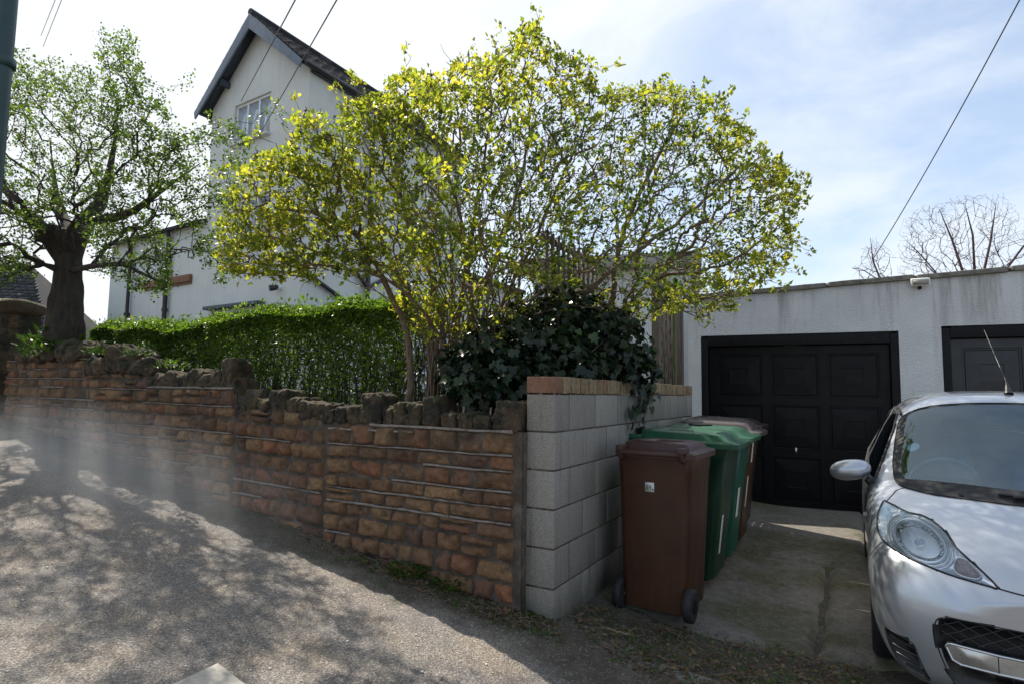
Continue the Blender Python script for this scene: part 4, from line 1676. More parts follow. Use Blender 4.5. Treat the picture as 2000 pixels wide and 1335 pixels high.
# tiled lean-to in front of it
lt0 = P(148, 640, 14.5)
lt = thing('shed', 'dark tiled shed roof just right of the hawthorn trunk', 'shed', (lt0[0], lt0[1], 1.2))
g = Geo()
pk = hit(146, 598, lt0, HFN) - lt0
rt = hit(172, 640, lt0, HFN) - lt0
wz = float(rt[2]) - 1.2
pz = float(pk[2]) - 1.2
hw = float((pk - rt) @ HA)
for sg in (1, -1):
    base = pk * 1.0
    base[2] = pz
    dn = unit(-HA * sg * hw + UP * (wz - pz) * 1.0)
    ln = math.hypot(hw, pz - wz) * 1.25
    slates(g, base + dn * ln, HB, -dn, 3.0, ln, .22, .14, 15 + sg)
    g.box(base + dn * ln / 2 + HB * 1.5 - UP * .02, (3.0, ln, .03), HB, -dn)
g.build('roof', M['tiles'], lt)
g = Geo()
b2 = pk.copy(); b2[2] = 0
g.box(b2 + HB * 1.5 + UP * (wz / 2 - .2), (hw * 1.9, 2.7, max(.3, wz + .1)), HA, HB)
g.build('walls', M['redbrick'], lt)
# ------------------------------------------------------------------ plants
def wl3(s, n, z):
    """point by distance s along the wall, n into the garden"""
    return np.array([O2[0] + E2[0] * s + N2[0] * n, O2[1] + E2[1] * s + N2[1] * n, z])

def dress(sk, g, tpl, maxcnt, per, size, spread, every=1.0, upbias=.35, tipboost=3, wide=1.0, back=.6, keep=None):
    """leaves set round the thin twigs, thicker at their tips"""
    idx = sk.twig_nodes(maxcnt)
    idx = idx[rng.random(len(idx)) < every]
    if keep is not None:
        idx = idx[keep[idx]]
    tips = idx[sk.cnt[idx] <= 1]
    last = {ids[-1] for ids in sk.chains}
    tip = np.array([i for i in idx if i in last], int).reshape(-1)
    rep = np.concatenate([np.repeat(idx, per), np.repeat(tip, tipboost)])
    par = np.array([sk.par[i] if sk.par[i] >= 0 else i for i in rep])
    t = rng.random((len(rep), 1))
    t[len(idx) * per:] *= .25
    pos = sk.P_[rep] * (1 - t) + sk.P_[par] * t
    d = unit(sk.D_[rep] * back + rng.normal(size=(len(rep), 3)) * .75 + np.array([0, 0, upbias]))
    pos = pos + rng.normal(size=pos.shape) * spread
    up = unit(rng.normal(size=pos.shape) * .6 + np.array([0, 0, 1.0]))
    sz = size * rng.uniform(.55, 1.25, len(rep))
    leaves(g, pos, d, up, sz, tpl, wide)
    return len(rep)

# ---- hawthorn ---------------------------------------------------------------
hb = wl3(5.62, .42, 1.45)
haw = thing('hawthorn_tree', 'old hawthorn with a dark furrowed trunk and small fresh leaves behind the wall', 'tree', tuple(hb))
sk = Skeleton(alpha=.22, step=.13, wiggle=.55, r_tip=.0022, power=.50, bend=.45, droop=.10)
YT = hb[1]
def hp(px, py, y=None):
    return P(px, py, YT if y is None else y) - hb
tr = [hp(122, 668), hp(124, 620), hp(130, 570), hp(134, 530), hp(136, 498)]
tr = [x_ for a_, b_ in zip(tr[:-1], tr[1:]) for x_ in (a_, (a_ * 2 + b_) / 3, (a_ + b_ * 2) / 3)] + [tr[-1]]
full = tr + [hp(143, 478), hp(152, 458), hp(168, 432, YT + .1), hp(196, 398, YT + .2), hp(212, 345, YT + .25), hp(224, 280, YT + .3), hp(232, 200, YT + .3)]
t_ids = sk.stem(full, radii=list(np.interp(np.linspace(0, 4, 13), range(5), [.205, .172, .148, .138, .132])) + [.124, .115, .098, .075, .045, .022, .010])
l1 = sk.stem([hp(120, 492, YT - .05), hp(100, 468, YT - .2), hp(70, 436, YT - .45), hp(40, 395, YT - .7)], start=t_ids[10], radii=[.115, .10, .075, .035])
l2 = t_ids[12:]
for a_, b_, c_, d_, r_ in ((104, 452, 98, 438, .062), (122, 462, 118, 446, .07), (132, 470, 134, 452, .05), (80, 462, 70, 470, .045)):
    sk.stem([hp(a_, b_, YT - .22), hp((a_ + c_) / 2, (b_ + d_) / 2, YT - .27), hp(c_, d_, YT - .30)], start=t_ids[12] if a_ > 90 else l1[2], radii=[r_ * 1.15, r_ * 1.1, r_ * .8])
l3 = sk.stem([hp(226, 425, YT - .1), hp(262, 412, YT - .3), hp(320, 370, YT - .4), hp(390, 320, YT - .5)], start=t_ids[15], radii=[.05, .038, .022, .010])
l4 = sk.stem([hp(130, 440, YT + .4), hp(110, 380, YT + .8), hp(100, 300, YT + .9)], start=t_ids[12], radii=[.06, .035, .014])
l5 = sk.stem([hp(-20, 350, YT - .6), hp(-70, 300, YT - .4), hp(-140, 250, YT)], start=l1[-1], radii=[.036, .025, .014])
l6 = sk.stem([hp(180, 520, YT - .5), hp(235, 515, YT - .8), hp(290, 540, YT - 1.0), hp(330, 560, YT - 1.0)], start=t_ids[9], radii=[.030, .022, .014, .007])
def hdep(a, b):
    c = math.hypot((a - 150) / 340, (b - 320) / 270)
    far = float(sstep(np.array(a), 180, 330))
    return YT - .15 - .95 * far + rng.normal() * (1.05 - .70 * far) * max(.3, 1 - .5 * c)
crown1 = [(-330, 520), (-330, 240), (-200, 130), (-60, 90), (20, 70), (40, 100), (60, 92), (75, 130), (95, 105), (140, 110), (165, 140), (192, 125), (196, 55), (212, 62), (218, 95),
          (242, 60), (272, 80), (268, 120), (290, 145), (300, 175), (318, 185), (325, 215), (345, 240), (352, 262), (395, 245), (412, 215), (440, 235), (470, 258), (500, 285), (480, 330), (470, 372),
          (440, 430), (425, 470), (440, 500), (438, 560), (400, 520), (360, 500), (330, 520), (350, 560), (290, 600), (255, 560), (215, 540), (180, 520), (150, 430), (120, 400), (90, 440), (60, 470), (80, 520), (95, 560), (50, 530), (10, 560), (-60, 600)]
T = silhouette_targets(2700, crown1, hdep) - hb
drop = (T[:, 0] > 1.15) & (rng.random(len(T)) < .30)
T = T[~drop]
T2 = np.array([hp(*q) for q in ((545, 225, YT - .9), (562, 245, YT - .9), (520, 222, YT - .8), (376, 140, YT - .2), (368, 165, YT - .2), (205, 52, YT), (238, 60, YT), (465, 470, YT - 1), (455, 510, YT - 1.1), (440, 545, YT - 1.1))])
T = np.vstack([T, T2])
T = T[np.argsort(np.linalg.norm(T - tr[-1], axis=1))]
sk.grow(T)
sk.finish()
g = Geo()
sk.tubes(g, rmin=.05, sides=20)
sk.tubes(g, rmin=.016, rmax=.05)
tk = g.build('trunk', M['bark_haw'], haw, smooth=True)
# furrow the bole
co = np.empty(len(tk.data.vertices) * 3, np.float32)
tk.data.vertices.foreach_get('co', co)
co = co.reshape(-1, 3)
q = np.stack([co[:, 0] * 3, co[:, 1] * 3, co[:, 2] * .6], 1)
tra = np.array(tr)
axx = np.interp(co[:, 2], tra[:, 2], tra[:, 0])
axy = np.interp(co[:, 2], tra[:, 2], tra[:, 1])
rd = np.stack([co[:, 0] - axx, co[:, 1] - axy, 0 * axx], 1)
near = (np.linalg.norm(rd, axis=1) < .30) & (co[:, 2] < tra[-1, 2] + .05)
ang_ = np.arctan2(rd[:, 1], rd[:, 0])
flute = .5 * np.sin(ang_ * 5 + co[:, 2] * 1.2) + .5 * np.sin(ang_ * 8 - co[:, 2] * 2.0 + 1)
co += np.where(near, .022 * flute + .055 * fbm(q, 5, 4, 3), 0)[:, None].astype(np.float32) * unit(rd)
tk.data.vertices.foreach_set('co', co.ravel())
g = Geo()
sk.tubes(g, rmax=.016)
g.build('twigs', M['bark_haw'], haw, smooth=True)
g = Geo()
n = dress(sk, g, LEAF_SMALL, 2.5, 9, .034, .030, upbias=.15, tipboost=8)
crn = g.build('crown', M['leaf_haw'], haw)
print('hawthorn leaves', n, 'nodes', len(sk.p))

# ---- lilac bush ---------------------------------------------------------------
lb = np.array([*P(880, 720, 4.75)[:2], 1.15])
lil = thing('lilac_bush', 'large sprawling lilac bush with yellow-green young leaves behind the stone wall corner', 'bush', tuple(lb))
sk = Skeleton(alpha=.20, step=.10, wiggle=.45, r_tip=.0022, power=.43, bend=.45, droop=.0)
YL = 4.75
def lp(px, py, y=YL):
    return P(px, py, y) - lb
stems = [
    ([(800, 690, 4.6), (755, 560, 4.5), (700, 470, 4.4), (620, 420, 4.3), (540, 410, 4.2)], .030),
    ([(845, 680, 4.8), (800, 610, 4.8), (760, 500, 4.7), (690, 380, 4.6), (640, 290, 4.5)], .028),
    ([(868, 700, 4.7), (850, 560, 4.6), (800, 440, 4.5), (770, 330, 4.4), (740, 230, 4.4)], .026),
    ([(880, 700, 4.9), (885, 560, 5.0), (880, 430, 5.1), (900, 300, 5.2), (890, 190, 5.2)], .024),
    ([(890, 690, 4.7), (905, 560, 4.6), (925, 420, 4.5), (950, 290, 4.5), (960, 180, 4.5)], .024),
    ([(900, 690, 4.6), (920, 580, 4.5), (905, 450, 4.4), (870, 330, 4.3), (840, 240, 4.3)], .020),
    ([(905, 700, 5.0), (945, 560, 5.1), (1000, 420, 5.2), (1030, 280, 5.2), (1040, 140, 5.2)], .026),
    ([(930, 690, 4.8), (1000, 560, 4.8), (1060, 430, 4.7), (1110, 320, 4.6), (1150, 220, 4.6)], .024),
    ([(950, 700, 4.6), (1005, 600, 4.5), (1020, 480, 4.4), (1010, 360, 4.4), (1000, 250, 4.3)], .018),
    ([(985, 690, 5.0), (1090, 590, 4.9), (1160, 560, 4.8), (1225, 505, 4.8), (1300, 450, 4.8), (1390, 380, 4.9), (1450, 320, 5.0)], .034),
    ([(1190, 690, 5.6), (1195, 600, 5.5), (1205, 500, 5.4), (1240, 400, 5.3), (1290, 300, 5.2), (1330, 230, 5.2)], .040),
    ([(1205, 690, 5.5), (1225, 600, 5.4), (1290, 540, 5.2), (1370, 530, 5.0), (1450, 500, 4.9), (1520, 440, 4.9)], .026),
    ([(915, 700, 4.55), (960, 560, 4.3), (985, 440, 4.2), (1050, 330, 4.1), (1100, 250, 4.1)], .016),
    ([(870, 690, 4.6), (820, 600, 4.4), (740, 540, 4.3), (650, 525, 4.2), (570, 510, 4.15)], .018),
]
for pts, r0 in stems:
    q = np.array([lp(*p) for p in pts])
    q = np.vstack([q[0] + (np.array([0, 0, 1.1 - lb[2]]) - np.array([0, 0, q[0][2]])) * 1.0, q])
    # resample smooth
    t = np.linspace(0, len(q) - 1, len(q) * 4)
    i0 = np.clip(t.astype(int), 0, len(q) - 2)
    f = (t - i0)[:, None]
    a, b = q[i0], q[i0 + 1]
    ta = q[np.clip(i0 + 1, 0, len(q) - 1)] - q[np.clip(i0 - 1, 0, len(q) - 1)]
    tb = q[np.clip(i0 + 2, 0, len(q) - 1)] - q[i0]
    s_ = (2 * f ** 3 - 3 * f ** 2 + 1) * a + (f ** 3 - 2 * f ** 2 + f) * ta / 2 + (-2 * f ** 3 + 3 * f ** 2) * b + (f ** 3 - f ** 2) * tb / 2
    s_[1:] += rng.normal(size=s_[1:].shape) * .008
    rr = np.linspace(r0, r0 * .28, len(s_))
    sk.stem(s_, radii=list(rr))
# a thicket of thin upright shoots between the main stems
for k in range(64):
    x0, x1 = rng.uniform(835, 985), 0
    x1 = x0 + rng.normal() * 130 + (x0 - 900) * .8
    y0 = 4.75 + rng.normal() * .16
    y1 = y0 + rng.normal() * .35 - (.2 if x1 < 820 else 0)
    top_ = rng.uniform(330, 540)
    q = [lp(x0, 700, y0), lp(x0 * .85 + x1 * .15 + rng.normal() * 10, 610, y0), lp((x0 + x1) / 2 + rng.normal() * 14, 610 * .5 + top_ * .5, (y0 + y1) / 2), lp(x1, top_, y1)]
    q = np.vstack([q[0] - np.array([0, 0, q[0][2] + .05]), q])
    t = np.linspace(0, len(q) - 1, 15)
    qq = np.stack([np.interp(t, range(len(q)), np.array(q)[:, c]) for c in range(3)], 1)
    qq[1:-1] = (qq[:-2] + qq[1:-1] * 2 + qq[2:]) / 4 + rng.normal(size=(13, 3)) * .010
    r0 = rng.uniform(.004, .010)
    sk.stem(qq, radii=list(np.linspace(r0, r0 * .35, 15)))
low2 = [(770, 560), (1000, 520), (1060, 600), (990, 660), (840, 670), (770, 620)]
low3 = [(1050, 560), (1330, 545), (1340, 600), (1220, 640), (1100, 610)]
crown2 = [(425, 520), (432, 400), (470, 345), (520, 300), (560, 285), (575, 225), (650, 235), (680, 170), (745, 195), (762, 160), (800, 140), (870, 165), (880, 110), (960, 120), (1010, 60), (1050, 55),
          (1080, 110), (1130, 120), (1165, 155), (1200, 180), (1290, 165), (1345, 175), (1400, 190), (1445, 240), (1480, 270), (1500, 300), (1560, 350), (1565, 400), (1545, 430), (1560, 480), (1530, 530), (1480, 560),
          (1420, 590), (1370, 625), (1330, 590), (1270, 560), (1200, 540), (1120, 560), (1040, 560), (950, 520), (860, 540), (790, 560), (740, 520), (690, 545), (640, 530), (580, 560), (520, 540), (470, 540)]
def ldep(a, b):
    c = min(1, math.hypot((a - 1000) / 580, (b - 380) / 330))
    base = 4.12 if a < 800 else 4.12 + (a - 800) / 100 * .23 if a < 900 else 4.35 + (a - 900) / 600 * .55
    return base + .12 + rng.normal() * (.32 if a < 800 else .62) * (1.05 - .65 * c)
T = silhouette_targets(5600, crown2, ldep)
tips = [(690, 150, 4.5), (706, 165, 4.5), (1025, 50, 4.6), (1035, 62, 4.7), (1135, 115, 4.5), (1155, 125, 4.5), (1300, 158, 4.6), (1378, 165, 4.8), (1425, 180, 4.8), (1455, 225, 4.9), (1565, 345, 4.9), (1568, 470, 4.9), (1560, 390, 4.9),
        (620, 225, 4.4), (560, 300, 4.4), (470, 340, 4.3), (440, 380, 4.2), (430, 440, 4.2), (432, 505, 4.2), (585, 570, 4.2), (625, 545, 4.2), (770, 160, 4.5), (925, 95, 4.5)]
for k in range(90):
    i_ = rng.integers(len(crown2) - 14)
    a_, b_ = crown2[i_ + 2]
    f_ = rng.uniform(1.0, 1.09 if a_ < 1250 else 1.02)
    tips.append((1000 + (a_ - 1000) * f_ + rng.normal() * 14, 400 + (b_ - 400) * f_ + rng.normal() * 14, 4.5 + (.3 if a_ > 900 else -.2) + rng.normal() * .2))
T = np.vstack([T, silhouette_targets(330, low2, lambda a, b: 4.7 + rng.normal() * .3), silhouette_targets(260, low3, lambda a, b: 5.0 + rng.normal() * .3), [P(*q) for q in tips]]) - lb
T = T[np.argsort(np.linalg.norm(T - np.array([0, 0, 1.0]), axis=1))]
sk.grow(T)
sk.finish()
g = Geo()
sk.tubes(g, rmin=.0075)
g.build('stems', M['bark_lilac'], lil, smooth=True)
g = Geo()
sk.tubes(g, rmax=.0075)
g.build('twigs', M['bark_lilac'], lil, smooth=True)
g = Geo()
# leaves thickest towards the outside and the sunny left
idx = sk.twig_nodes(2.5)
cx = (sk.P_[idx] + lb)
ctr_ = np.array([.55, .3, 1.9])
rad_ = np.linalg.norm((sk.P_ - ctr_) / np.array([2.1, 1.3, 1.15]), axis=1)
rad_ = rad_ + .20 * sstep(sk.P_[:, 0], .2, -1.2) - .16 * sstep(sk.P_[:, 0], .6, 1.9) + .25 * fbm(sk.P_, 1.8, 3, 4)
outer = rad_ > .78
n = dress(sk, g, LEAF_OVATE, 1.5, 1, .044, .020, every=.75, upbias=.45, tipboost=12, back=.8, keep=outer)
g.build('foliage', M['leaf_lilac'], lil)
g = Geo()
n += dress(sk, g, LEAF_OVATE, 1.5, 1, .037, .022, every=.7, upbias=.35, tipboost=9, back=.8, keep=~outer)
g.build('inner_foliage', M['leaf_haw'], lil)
# last year's dry flower heads on some shoots
g = Geo()
ends = [ids[-1] for ids in sk.chains if sk.cnt[ids[-1]] <= 1 and sk.p[ids[-1]][2] > 1.2]
random.Random(3).shuffle(ends)
for i in ends[:260]:
    p0 = sk.P_[i]
    m = 26
    h = rng.random(m)
    rad = .030 * (1 - h) * rng.random(m) ** .5
    an = rng.random(m) * 6.28
    ctr = p0 + np.stack([rad * np.cos(an), rad * np.sin(an), h * .10], 1)
    leaves(g, ctr, rand_dirs(m), rand_dirs(m), .013, LEAF_SMALL, 1.6)
g.build('seed_heads', M['seedhead'], lil)
print('lilac leaves', n, 'nodes', len(sk.p))

# ---- privet hedge ---------------------------------------------------------------
hg0 = wl3(1.35, .78, 1.15)
hedge = thing('hedge', 'clipped privet hedge, bright green on top and leggy below, behind the stone wall', 'hedge', tuple(hg0))
S0, S1, HW, ZT = 1.30, 6.55, .62, 2.25
def hpt(s, n, z):
    return np.stack([O2[0] + E2[0] * s + N2[0] * n, O2[1] + E2[1] * s + N2[1] * n, z], -1) - hg0
NL = 74000
s = rng.uniform(S0, S1, NL)
zz = ZT - np.abs(rng.exponential(.48, NL))
ok = zz > 1.22
s, zz = s[ok], zz[ok]
n_ = rng.uniform(0, 1, len(s))
shell = rng.random(len(s)) < .62
n_ = np.where(shell, np.where(rng.random(len(s)) < .7, rng.exponential(.06, len(s)), 1 - rng.exponential(.07, len(s))), n_)
n_ = np.clip(n_, 0, 1)
topf = rng.random(len(s)) < .17
zz = np.where(topf, ZT - rng.exponential(.035, len(s)), zz)
wob = .05 * np.sin(s * 3.1) + .04 * np.sin(s * 7.3 + 2)
nn = .50 + n_ * HW + wob * (1 - n_)
zz = zz + .035 * np.sin(s * 2.3) + .025 * np.sin(s * 6.1 + 1) + .06 * sstep(s, 3.4, 2.2) - .10 * sstep(np.abs(n_ - .5), .3, .5) * (zz > 2.1)
# thin patches low down
hole = fbm(np.stack([s * 1.0, nn * 0, zz], 1), 4.5, 3, 12)
keep = (zz > 1.85) | (hole > -.85 + .85 * (1.70 - zz))
s, zz, nn, n_ = s[keep], zz[keep], nn[keep], n_[keep]
endr = sstep(s, S0 + .25, S0)            # the ragged end by the lilac
keep = rng.random(len(s)) > endr * .6
s, zz, nn, n_ = s[keep], zz[keep], nn[keep], n_[keep]
pos = hpt(s, nn, zz)
outd = N3[None] * ((n_ - .5) * 1.4)[:, None] + np.array([0, 0, .55])
d = unit(outd + rng.normal(size=pos.shape) * .65)
g = Geo()
leaves(g, pos, d, unit(rng.normal(size=pos.shape) * .7 + np.array([0, 0, 1.])), rng.uniform(.020, .042, len(s)), LEAF_SMALL, 1.05)
# shoots standing out of the clipped top
m = 900
ss = rng.uniform(S0, S1, m)
pp = hpt(ss, .5 + HW * rng.random(m), ZT + .035 * np.sin(ss * 2.3) + .06 * sstep(ss, 3.4, 2.2) + rng.random(m) * .05)
leaves(g, pp, unit(rng.normal(size=(m, 3)) * .5 + np.array([0, 0, 1.])), rand_dirs(m), rng.uniform(.025, .045, m), LEAF_SMALL, 1.0)
g.build('foliage', M['leaf_privet'], hedge)
g = Geo()
for k in range(330):
    s_ = rng.uniform(S0, S1)
    n0 = .5 + HW * (.25 + .5 * rng.random())
    b = hpt(np.array([s_]), np.array([n0]), np.array([1.1]))[0]
    lean = rng.normal(size=3) * .10
    top = b + np.array([lean[0], lean[1], rng.uniform(.65, 1.05)])
    t = np.linspace(0, 1, 7)[:, None]
    pts = b + (top - b) * t + rng.normal(size=(7, 3)) * .018
    g.tube(pts, np.linspace(.008, .003, 7) * rng.uniform(.6, 1.3), 4, cap=False)
    for _ in range(4):
        i = rng.integers(2, 6)
        e = pts[i] + np.array([rng.normal() * .14, rng.normal() * .14, rng.uniform(.08, .3)])
        g.tube(np.array([pts[i], (pts[i] + e) / 2 + rng.normal(size=3) * .02, e]), [.003, .0025, .0015], 3, cap=False)
g.build('stems', M['bark_hedge'], hedge, smooth=True)

# ---- ivy over the wall corner ------------------------------------------------------
ib = np.array([.42, 4.55, 1.15])
ivy = thing('ivy', 'mass of dark glossy ivy draped over the concrete block wall under the lilac', 'ivy', tuple(ib))
mound = [((1000, 690), 4.45, (.42, .40, .30)), ((1085, 655), 4.75, (.50, .45, .38)), ((1180, 675), 4.75, (.38, .38, .34)), ((1060, 710), 4.25, (.42, .26, .20)), ((905, 725), 4.3, (.20, .22, .20)),
         ((1235, 725), 4.75, (.20, .20, .20)), ((940, 745), 4.05, (.22, .14, .16)), ((1000, 745), 3.98, (.20, .12, .14)), ((1110, 590), 5.1, (.22, .2, .18))]
pl, dl = [], []
for (px, py), y, rad in mound:
    c = P(px, py, y)
    m = int(1500 * (rad[0] * rad[2]) / .25)
    dd = rand_dirs(m)
    r_ = rng.uniform(.62, 1.0, (m, 1)) * (1 + .22 * fbm(c + dd * np.array(rad), 4.5, 3, 8))[:, None]
    pl.append(c + dd * r_ * np.array(rad))
    dl.append(dd)
pos, dd = np.vstack(pl), np.vstack(dl)
# nothing inside the masonry
inb = (pos - BC)
uu, vv_ = inb @ D3, inb @ V3
bad = (vv_ > -.19) & (uu > -.02) & (pos[:, 2] < CAPZ + .005)
sw = (pos[:, :2] - O2) @ N2
se = (pos[:, :2] - O2) @ E2
bad |= (sw < .10) & (pos[:, 2] < 1.40)
bad |= (sw < -.12)
bad |= pos[:, 2] < 1.16
pos, dd = pos[~bad], dd[~bad]
d = unit(dd * .35 + rng.normal(size=pos.shape) * .5 + np.array([0, -.1, -.6]))
upv = unit(dd * .9 + rng.normal(size=pos.shape) * .5 + np.array([0, -.15, .45]))
g = Geo()
leaves(g, pos, d, upv, rng.uniform(.04, .09, len(pos)), LEAF_IVY, .95)
# trails hanging down the driveway side
ge = Geo()
for (u_, ln, seed_) in ((1.55, .62, 1), (1.45, .40, 2), (1.75, .34, 3), (1.35, .28, 4), (1.9, .25, 5), (1.6, .3, 6)):
    r_ = np.random.default_rng(seed_)
    nseg = 12
    t = np.linspace(0, 1, nseg)
    pts = BC + D3 * (u_ + .06 * np.sin(t * 5))[:, None] + V3 * (.012 + .03 * t * (1 - t) + .012 * t)[:, None] + UP * (1.62 - ln * t)[:, None]
    ge.tube(pts - ib, .003, 4)
    m = int(ln * 46)
    i = np.clip((r_.random(m) ** 1.5 * (nseg - 1)).astype(int), 0, nseg - 1)
    pp = pts[i] + r_.normal(size=(m, 3)) * .018 + V3 * .02
    leaves(g, pp, unit(r_.normal(size=(m, 3)) * .35 + np.array([0, 0, -1.])), unit(V3 * 1.0 - D3 * .3 + r_.normal(size=(m, 3)) * .3), r_.uniform(.03, .085, m), LEAF_IVY, .95)
g.v = [v if k == 0 else v for k, v in enumerate(g.v)]
allv = [v - ib for v in g.v]
g.v = allv
g.build('foliage', M['leaf_ivy'], ivy)
for k in range(40):
    a = pos[rng.integers(len(pos))] - ib
    b = pos[rng.integers(len(pos))] - ib
    if np.linalg.norm(a - b) < .7:
        ge.tube(np.array([a, (a + b) / 2 + np.array([0, 0, .06]), b]), .004, 4)
ge.build('vines', M['bark_lilac'], ivy, smooth=True)

# ---- bare trees behind the garage --------------------------------------------------
def bare_tree(label, base_px, y, polys, n, trunks, seed):
    b = P(*base_px, y)
    b[2] = .2
    t = thing('bare_tree', label, 'tree', tuple(b))
    sk = Skeleton(alpha=.30, step=.25, wiggle=.5, r_tip=.0028, power=.43, bend=.5)
    for pts, r0 in trunks:
        q = np.array([P(px, py, y + dy) - b for px, py, dy in pts])
        q = np.vstack([[0, 0, 0], q])
        sk.stem(q, radii=list(np.linspace(r0, r0 * .25, len(q))))
    T = silhouette_targets(n, polys, lambda a_, b_: y + rng.normal() * .9) - b
    T = T[np.argsort(np.linalg.norm(T, axis=1))]
    sk.grow(T)
    sk.finish()
    g = Geo(); sk.tubes(g, rmin=.02); g.build('trunk', M['bark_bare'], t, smooth=True)
    g = Geo(); sk.tubes(g, rmax=.02); g.build('twigs', M['bark_bare'], t, smooth=True)
bare_tree('leafless tree with a spread of thin reddish twigs beyond the garage roof', (1900, 640), 15.0,
          [(1745, 520), (1760, 440), (1790, 400), (1860, 390), (1880, 378), (1960, 380), (2000, 420), (2150, 420), (2200, 560), (1760, 560)], 1500,
          [([(1890, 560, 0), (1860, 470, .2), (1835, 410, .3)], .05), ([(1905, 560, 0), (1900, 460, -.3), (1885, 400, -.4)], .045), ([(1915, 560, .2), (1935, 470, .4), (1945, 400, .5)], .05), ([(1940, 560, 0), (2000, 480, 0), (2060, 440, 0)], .045),
           ([(1860, 570, 0), (1800, 500, 0), (1770, 470, 0)], .03)], 1)
bare_tree('smaller leafless shrub just left of the bare tree, showing above the garage coping', (1735, 640), 12.5,
          [(1660, 545), (1665, 510), (1680, 490), (1700, 455), (1725, 470), (1745, 500), (1750, 560), (1680, 560)], 110,
          [([(1725, 560, 0), (1705, 510, 0), (1700, 465, .1)], .03), ([(1735, 560, 0), (1690, 530, .2), (1668, 520, .2)], .02)], 2)

# ---- leafy plant by the pier, ferns and grass on and under the wall ---------------------
def tuft(name, label, cat, c, n, size, rad, h, mat, tpl, group=None, wide=1.0, flat=.5):
    t = thing(name, label, cat, tuple(c), group=group)
    g = Geo()
    a = rng.random(n) * 6.28
    r_ = rad * rng.random(n) ** .6
    pos = np.stack([r_ * np.cos(a), r_ * np.sin(a), rng.random(n) * h * (1 - .5 * r_ / rad)], 1)
    d = unit(np.stack([np.cos(a) * flat, np.sin(a) * flat, np.full(n, 1.0)], 1) + rng.normal(size=(n, 3)) * .4)
    leaves(g, pos, d, unit(rng.normal(size=(n, 3)) * .4 + np.stack([-np.cos(a), -np.sin(a), np.full(n, .6)], 1)), size * rng.uniform(.5, 1.2, n), tpl, wide)
    g.build('leaves', mat, t)
    return t
c = hit(112, 650, wl3(6.2, .05, 2), N3)
tuft('leafy_plant', 'broad-leaved green plant growing beside the hawthorn trunk near the pier', 'plant', c - UP * .30, 260, .12, .32, .40, M['leaf_weed'], LEAF_OVATE, flat=1.0, wide=.8)
for (px, py, dz, nn_, lab) in ((335, 715, -.02, 60, 'small fern on top of the wall between two dark coping stones, right of the tree'), (195, 690, -.02, 120, 'clump of weeds on the wall top at the foot of the hawthorn'), (270, 690, -.03, 60, 'sprig of ivy-like weed on the wall top left of the hedge gap')):
    c = hit(px, py, wl3(4, -.05, 1.8), N3)
    tuft('wall_fern', lab, 'fern', c + UP * dz, nn_, .055, .14, .09, M['leaf_weed'], LEAF_OVATE, flat=1.2, wide=.7)
for (px, py, n_, rad, h, lab) in ((690, 1060, 260, .08, .05, 'tuft of bright grass at the foot of the stone wall, middle of three'), (522, 1000, 260, .10, .07, 'fine feathery weed at the foot of the wall, farthest uphill'), (728, 1080, 40, .05, .02, 'thin grass sprig on the earth strip, just right of the bright tuft')):
    c = ghit(px, py)
    tuft('grass_tuft', lab, 'grass tuft', c, n_, .115, rad, h, M['leaf_weed'], LEAF_BLADE, flat=.5)
for (px, py, n_, rad, lab) in ((818, 1116, 900, .20, 'low spreading patch of green weeds against the foot of the wall'), (888, 1146, 420, .15, 'small patch of weeds near the wall, right of the larger weed patch')):
    c = ghit(px, py)
    tuft('weed_patch', lab, 'weed', c, n_, .036, rad, .09, M['leaf_weed'], LEAF_OVATE, flat=1.2, wide=.9)

# ---- litter: dead leaves, stalks and chips nobody could count ---------------------------
g = Geo()
gw = Geo()
def scatter_px(poly, n):
    poly = np.asarray(poly, float)
    lo, hi = poly.min(0), poly.max(0)
    out = []
    while len(out) < n:
        q = lo + rng.random((n, 2)) * (hi - lo)
        q = q[in_poly(q[:, 0], q[:, 1], poly)]
        out.extend(q.tolist())
    return np.array(out[:n])
mouth = [(1100, 1180), (1200, 1195), (1400, 1245), (1690, 1310), (1700, 1420), (1400, 1420), (1150, 1260)]
foot = [(440, 985), (640, 1030), (780, 1085), (1000, 1175), (1090, 1210), (1100, 1260), (950, 1215), (760, 1135), (600, 1065)]
pts = np.array([ghit(*q) for q in np.vstack([scatter_px(mouth, 1300), scatter_px(foot, 1000)])])
pts[:, 2] += .022
n = len(pts)
dflat = unit(np.stack([rng.normal(size=n), rng.normal(size=n), rng.normal(size=n) * .18], 1))
leaves(g, pts, dflat, unit(rng.normal(size=(n, 3)) * .35 + UP), rng.uniform(.012, .042, n), LEAF_OVATE, 1.0)
tag(g.build('leaf_litter', M['litter']), kind='stuff')
g = Geo()
pts = np.array([ghit(*q) for q in np.vstack([scatter_px(mouth, 230), scatter_px(foot, 150)])])
for p in pts:
    a = rng.random() * 6.28
    l_ = rng.uniform(.015, .12)
    dd = np.array([math.cos(a), math.sin(a), 0]) * l_
    p1 = on_ground(p + dd)
    g.tube(np.array([p + UP * .026, (p + p1) / 2 + UP * .034 + rng.normal(size=3) * .004, p1 + UP * .028]), [.0014, .0012, .0008], 4, cap=False)
tag(g.build('dry_stalks', M['twig'], smooth=True), kind='stuff')
g = Geo()
cl = scatter_px(mouth, 170)
pts = np.array([ghit(*q) for q in np.vstack([np.repeat(cl, 12, 0) + rng.normal(size=(170 * 12, 2)) * [16, 6], np.repeat(scatter_px(foot, 110), 12, 0) + rng.normal(size=(1320, 2)) * [14, 5]])])
n = len(pts)
pts[:, 2] += .018
